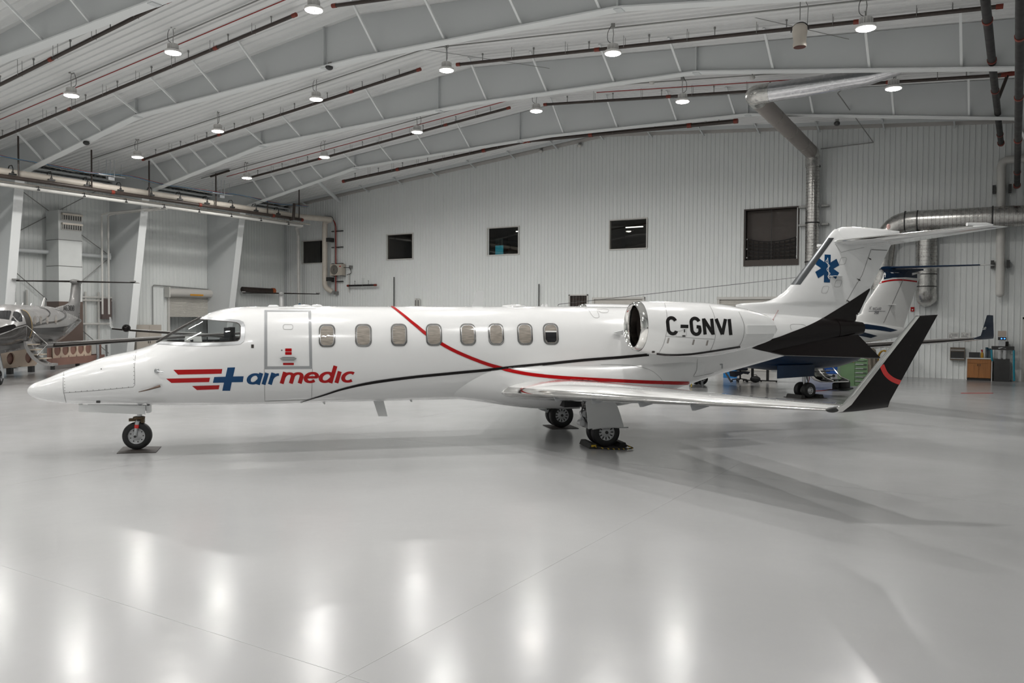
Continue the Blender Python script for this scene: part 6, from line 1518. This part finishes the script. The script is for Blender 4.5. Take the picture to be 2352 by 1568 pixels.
# grey cover hanging on a stand and yellow hose reel to the right of the trolley
hp = onZ(1999, 880); hs = empty('draped_cover', hp, 0, 'beige cloth cover draped on a stand beside green trolley', 'cover')
cov = MB(); rings = []
for z, r in ((.02, .26), (.3, .25), (.7, .23), (1.0, .20), (1.25, .15), (1.34, .04)):
    rings.append([((r+.03*math.sin(9*2*math.pi*j/40+z*3))*math.cos(2*math.pi*j/40), (r*.7+.03*math.sin(9*2*math.pi*j/40+z*3))*math.sin(2*math.pi*j/40), z) for j in range(40)])
cov.loft(rings).build('cloth', mat('beige_cloth', (.23, .20, .16), .9, var=.1), hs, smooth=True)
yh = empty('yellow_hose', hp+Vector((.42, .2, 0)), 0, 'coiled yellow hose standing beside the beige cover', 'hose')
yc = MB()
for k in range(5): yc.tube([(.2*math.cos(a*math.pi/10), -.12+.06*k, .85+.38*math.sin(a*math.pi/10)) for a in range(20)], .028, 7, closed=True)
yc.build('coils', mat('yellow_hose', (.48, .27, .02), .45), yh, smooth=True); MB().box2((-.05, -.15, 0), (.05, .2, .5)).build('hose_stand', M_DARK, yh)
# vacuum cleaner on the floor
v0 = onZ(1941, 897); vc = empty('shop_vacuum', v0, R(20), 'black canister vacuum cleaner on the floor before green trolley', 'vacuum')
MB().lathe([(.05, .02), (.19, .03), (.20, .25), (.17, .34), (.08, .40), (.01, .41)], (0, .2, 0), (0, 0, 1), 20).build('canister', M_BLACK, vc, smooth=True)
MB().lathe([(.06, .02), (.12, .03), (.12, .22), (.06, .27), (.01, .28)], (-.26, .15, 0), (0, 0, 1), 16).build('motor_pod', M_BLACK, vc, smooth=True)
MB().tube(catmull([(-.15, .05, .3), (-.3, .0, .2), (-.22, -.02, .06), (.05, -.05, .05), (.25, .05, .08)], 5), .03, 8).build('hose', M_BLACK, vc, smooth=True)
MB().tube([onZ(1866, 899)+Vector((0, 0, .012)), onZ(1895, 897)+Vector((0, 0, .012)), onZ(1905, 895)+Vector((0, 0, .012)), onZ(1930, 893)+Vector((0, 0, .012))], .012, 6).build('red_air_hose', M_REDLINE, label='thin red air hose lying on floor near the vacuum', cat='hose')
MB().prism([onZ(2207, 903.3, .001), onZ(2281, 903.3, .001), onZ(2281, 902, .001), (onZ(2207, 902, .001))], (0, 0, .002)).build('red_floor_tape', mat('red_tape_floor', (.40, .03, .03), .5), label='short strip of red tape stuck on the floor', cat='tape')
# office chair
c0 = onZ(1700, 877); oc_ = empty('office_chair', c0, R(40), 'dark blue office chair on a five-arm caster base', 'chair')
CF_ = mat('navy_fabric', (.012, .014, .024), .85, var=.2, scale=12)
sb = MB(); rr = []
for z, k in ((.44, .85), (.47, 1.0), (.52, 1.0), (.55, .9)): rr.append([(.26*k*math.copysign(abs(math.cos(2*math.pi*j/28))**.7, math.cos(2*math.pi*j/28)), .25*k*math.copysign(abs(math.sin(2*math.pi*j/28))**.7, math.sin(2*math.pi*j/28)), z) for j in range(28)])
sb.loft(rr).build('seat', CF_, oc_, smooth=True)
bk = MB(); rr = []
for y, k in ((.22, .9), (.25, 1.0), (.29, 1.0), (.31, .85)): rr.append([(.23*k*math.copysign(abs(math.cos(2*math.pi*j/28))**.6, math.cos(2*math.pi*j/28)), y+.03*math.sin(2*math.pi*j/28), .85+.27*k*math.copysign(abs(math.sin(2*math.pi*j/28))**.6, math.sin(2*math.pi*j/28))) for j in range(28)])
bk.loft(rr).build('backrest', CF_, oc_, smooth=True)
MB().prism([(-.34, -.22, .40), (.30, -.22, .40), (.22, -.22, .30), (.10, -.22, .36), (-.2, -.22, .24), (-.30, -.22, .20)], (0, .46, 0)).build('seat_cover', CF_, oc_)
MB().tube([(0, 0, .45), (0, 0, .12)], .03, 10).build('gas_lift', M_DARK, oc_)
for k in range(5):
    a = 2*math.pi*k/5+.3; MB().bar((0, 0, .13), (.30*math.cos(a), .30*math.sin(a), .09), .05, .035).build('leg', M_DARK, oc_)
    MB().lathe([(.035, -.02), (.035, .02)], (.30*math.cos(a), .30*math.sin(a), .036), (math.sin(a), -math.cos(a), 0), 12).build('caster', M_BLACK, oc_)
# table with T legs, drawer unit, bag
t0 = onZ(1752, 877); tb = empty('work_table', t0, R(12), 'work table with black T-shaped legs behind the jet belly', 'table')
MB().box2((-.65, -.30, .72), (.95, .42, .76)).build('table_top', M_PAPER, tb)
for x in (-.38, .17):
    MB().box2((x-.05, -.02, .05), (x+.05, .08, .72)).build('leg', M_DARK, tb); MB().box2((x-.35, 0, .03), (x+.35, .06, .07)).build('foot', M_DARK, tb)
    for q in (-.32, .32): MB().lathe([(.03, -.015), (.03, .015)], (x+q, .03, .031), (0, 1, 0), 10).build('caster', M_BLACK, tb)
dr = MB().box2((.30, -.22, .40), (.85, .35, .70)).build('drawer_box', mat('drawer_grey', (.42, .43, .44), .45), tb); MB().box2((.48, -.24, .56), (.70, -.22, .58)).build('handle', M_SATIN, dr)
bg = empty('black_bag', onZ(1733, 879), 0, 'black soft bag lying on floor under work table', 'bag'); MB().sphere((0, .1, .13), .2, 16, 10, (1, .7, .62)).build('bag_body', M_BLACK, bg, smooth=True); MB().tube([(-.1, .05, .22), (-.04, .03, .3), (.06, .03, .3), (.1, .05, .22)], .012, 6).build('bag_handle', M_DARK, bg)
MB().box2((-.3, 0, 0), (.25, .05, .95)).build('blue_screen_panel', mat('blue_panel', (.01, .16, .42), .35), label='bright blue panel standing on floor behind propeller blade', cat='panel').location = onZ(1678, 868)
# step stool
s0 = onZ(1600, 889); ss_ = empty('step_stool', s0, R(25), 'small folding step stool with yellow stripe near turboprop wheel', 'step stool')
for sx in (-.2, .2):
    MB().bar((sx, -.16, 0), (sx*.8, .0, .52), .05, .03).build('leg', M_SATIN, ss_); MB().bar((sx, .26, 0), (sx*.8, .04, .50), .05, .03).build('leg', M_SATIN, ss_)
MB().box((0, -.09, .26), (.40, .16, .03)).build('step', M_DARK, ss_); MB().box((0, .02, .53), (.36, .22, .03)).build('step', M_DARK, ss_)
MB().bar((-.205, -.19, .02), (-.17, -.03, .50), .035, .032).build('yellow_stripe', mat('stool_yellow', (.55, .38, .03), .5), ss_)
# left background: parts stand, crates
k0 = onZ(40, 842); 
pr_ = empty('rib_panel', (-17.2, -16.9, 0), R(118), 'long red-brown wing rib panel with round holes on a stand by left wall', 'aircraft part')
pan = MB(); x0, x1, z0, z1 = -1.9, 2.6, .25, 1.25
def panel_with_holes(xa, xb, za, zb, cs, r, y, th, n=24):
    m = MB()
    for (cx_, cz_), (ca, cb_) in zip(cs, [(xa+(xb-xa)*i/len(cs), xa+(xb-xa)*(i+1)/len(cs)) for i in range(len(cs))]):
        for yy in (y, y+th):
            ring = [(cx_+r*math.cos(2*math.pi*j/n), yy, cz_+r*math.sin(2*math.pi*j/n)) for j in range(n)]
            out = []
            for j in range(n):
                a = 2*math.pi*j/n; dx, dz = math.cos(a), math.sin(a); k = min(((cb_-cx_)/dx if dx > 1e-6 else ((ca-cx_)/dx if dx < -1e-6 else 9)), ((zb-cz_)/dz if dz > 1e-6 else ((za-cz_)/dz if dz < -1e-6 else 9)))
                out.append((cx_+dx*k, yy, cz_+dz*k))
            m.add(ring+out, [(j, (j+1) % n, n+(j+1) % n, n+j) for j in range(n)])
        m.add([(cx_+r*math.cos(2*math.pi*j/n), yy, cz_+r*math.sin(2*math.pi*j/n)) for yy in (y, y+th) for j in range(n)], [(j, (j+1) % n, n+(j+1) % n, n+j) for j in range(n)])
    return m
RB = mat('primer_brown', (.22, .12, .095), .55, var=.1); CRM = mat('cream_panel', (.52, .42, .33), .5, var=.06)
panel_with_holes(-1.2, 1.7, .50, 1.15, [(-.85+.58*i, .83) for i in range(5)], .24, 0, .04).build('hole_panel', CRM, pr_)
MB().box2((-1.4, .05, .30), (2.6, .12, 1.2)).build('back_web', RB, pr_); MB().box2((-1.4, -.12, .18), (2.6, .14, .50)).build('lower_beam', RB, pr_)
MB().box2((1.72, -.01, .55), (2.3, .04, 1.15)).build('blank_panel', mat('grey_blank', (.42, .41, .39), .5), pr_)
for x in (-1.2, .6, 2.4): MB().box2((x-.04, -.08, 0), (x+.04, .08, .2)).build('stand_leg', M_DARK, pr_)
cr_ = empty('cream_rib_box', (-15.2, -20.4, 0), R(118), 'cream panel with two round openings on blocks under silver aircraft', 'aircraft part')
panel_with_holes(-1.6, 1.6, .25, 1.0, [(-1.1, .62), (0.0, .62), (1.1, .62)], .24, 0, .06).build('hole_panel', CRM, cr_); MB().box2((-1.6, .10, .25), (1.6, .14, 1.0)).build('back_web', RB, cr_)
for x in (-1.3, 0, 1.3): MB().box2((x-.08, -.05, 0), (x+.08, .15, .25)).build('block', M_DARK, cr_)
tg = empty('blue_tug', tuple(onZ(6, 845)), R(60), 'low blue towing cart beside the silver aircraft nose wheel', 'cart')
MB().prism([(-.7, -.3, .25), (.7, -.3, .25), (.8, -.3, .5), (.6, -.3, .68), (-.7, -.3, .62)], (0, .6, 0)).build('cart_body', mat('tug_blue', (.01, .09, .15), .4), tg)
for x in (-.45, .45): MB().lathe([(.11, -.05), (.14, -.04), (.14, .04), (.11, .05)], (x, -.3, .14), (0, 1, 0), 18).build('cart_wheel', M_BLACK, tg, smooth=True); 
for x in (-.45, .45): MB().lathe([(.11, -.05), (.14, -.04), (.14, .04), (.11, .05)], (x, .3, .14), (0, 1, 0), 18).build('cart_wheel', M_BLACK, tg, smooth=True)
# a locker near the middle left column
lk = empty('beige_cabinet', (-21.1, -10.6, 0), R(90), 'beige steel cabinet against left wall right of middle column', 'cabinet')
MB().box2((-.75, -.45, .05), (.75, .4, 1.9)).build('carcass', mat('beige_cab', (.46, .42, .37), .45), lk)
for x0, x1 in ((-.74, -.01), (.01, .74)):
    d = MB().box2((x0, -.47, .1), (x1, -.45, 1.86)).build('door', MATS['beige_cab'], lk); MB().box2((x1-.06 if x0 < 0 else x0+.03, -.49, .9), (x1-.03 if x0 < 0 else x0+.06, -.47, 1.05)).build('handle', M_DARK, d)
MB().box2((-.75, -.4, 0), (.75, .4, .05)).build('plinth', M_DARK, lk)
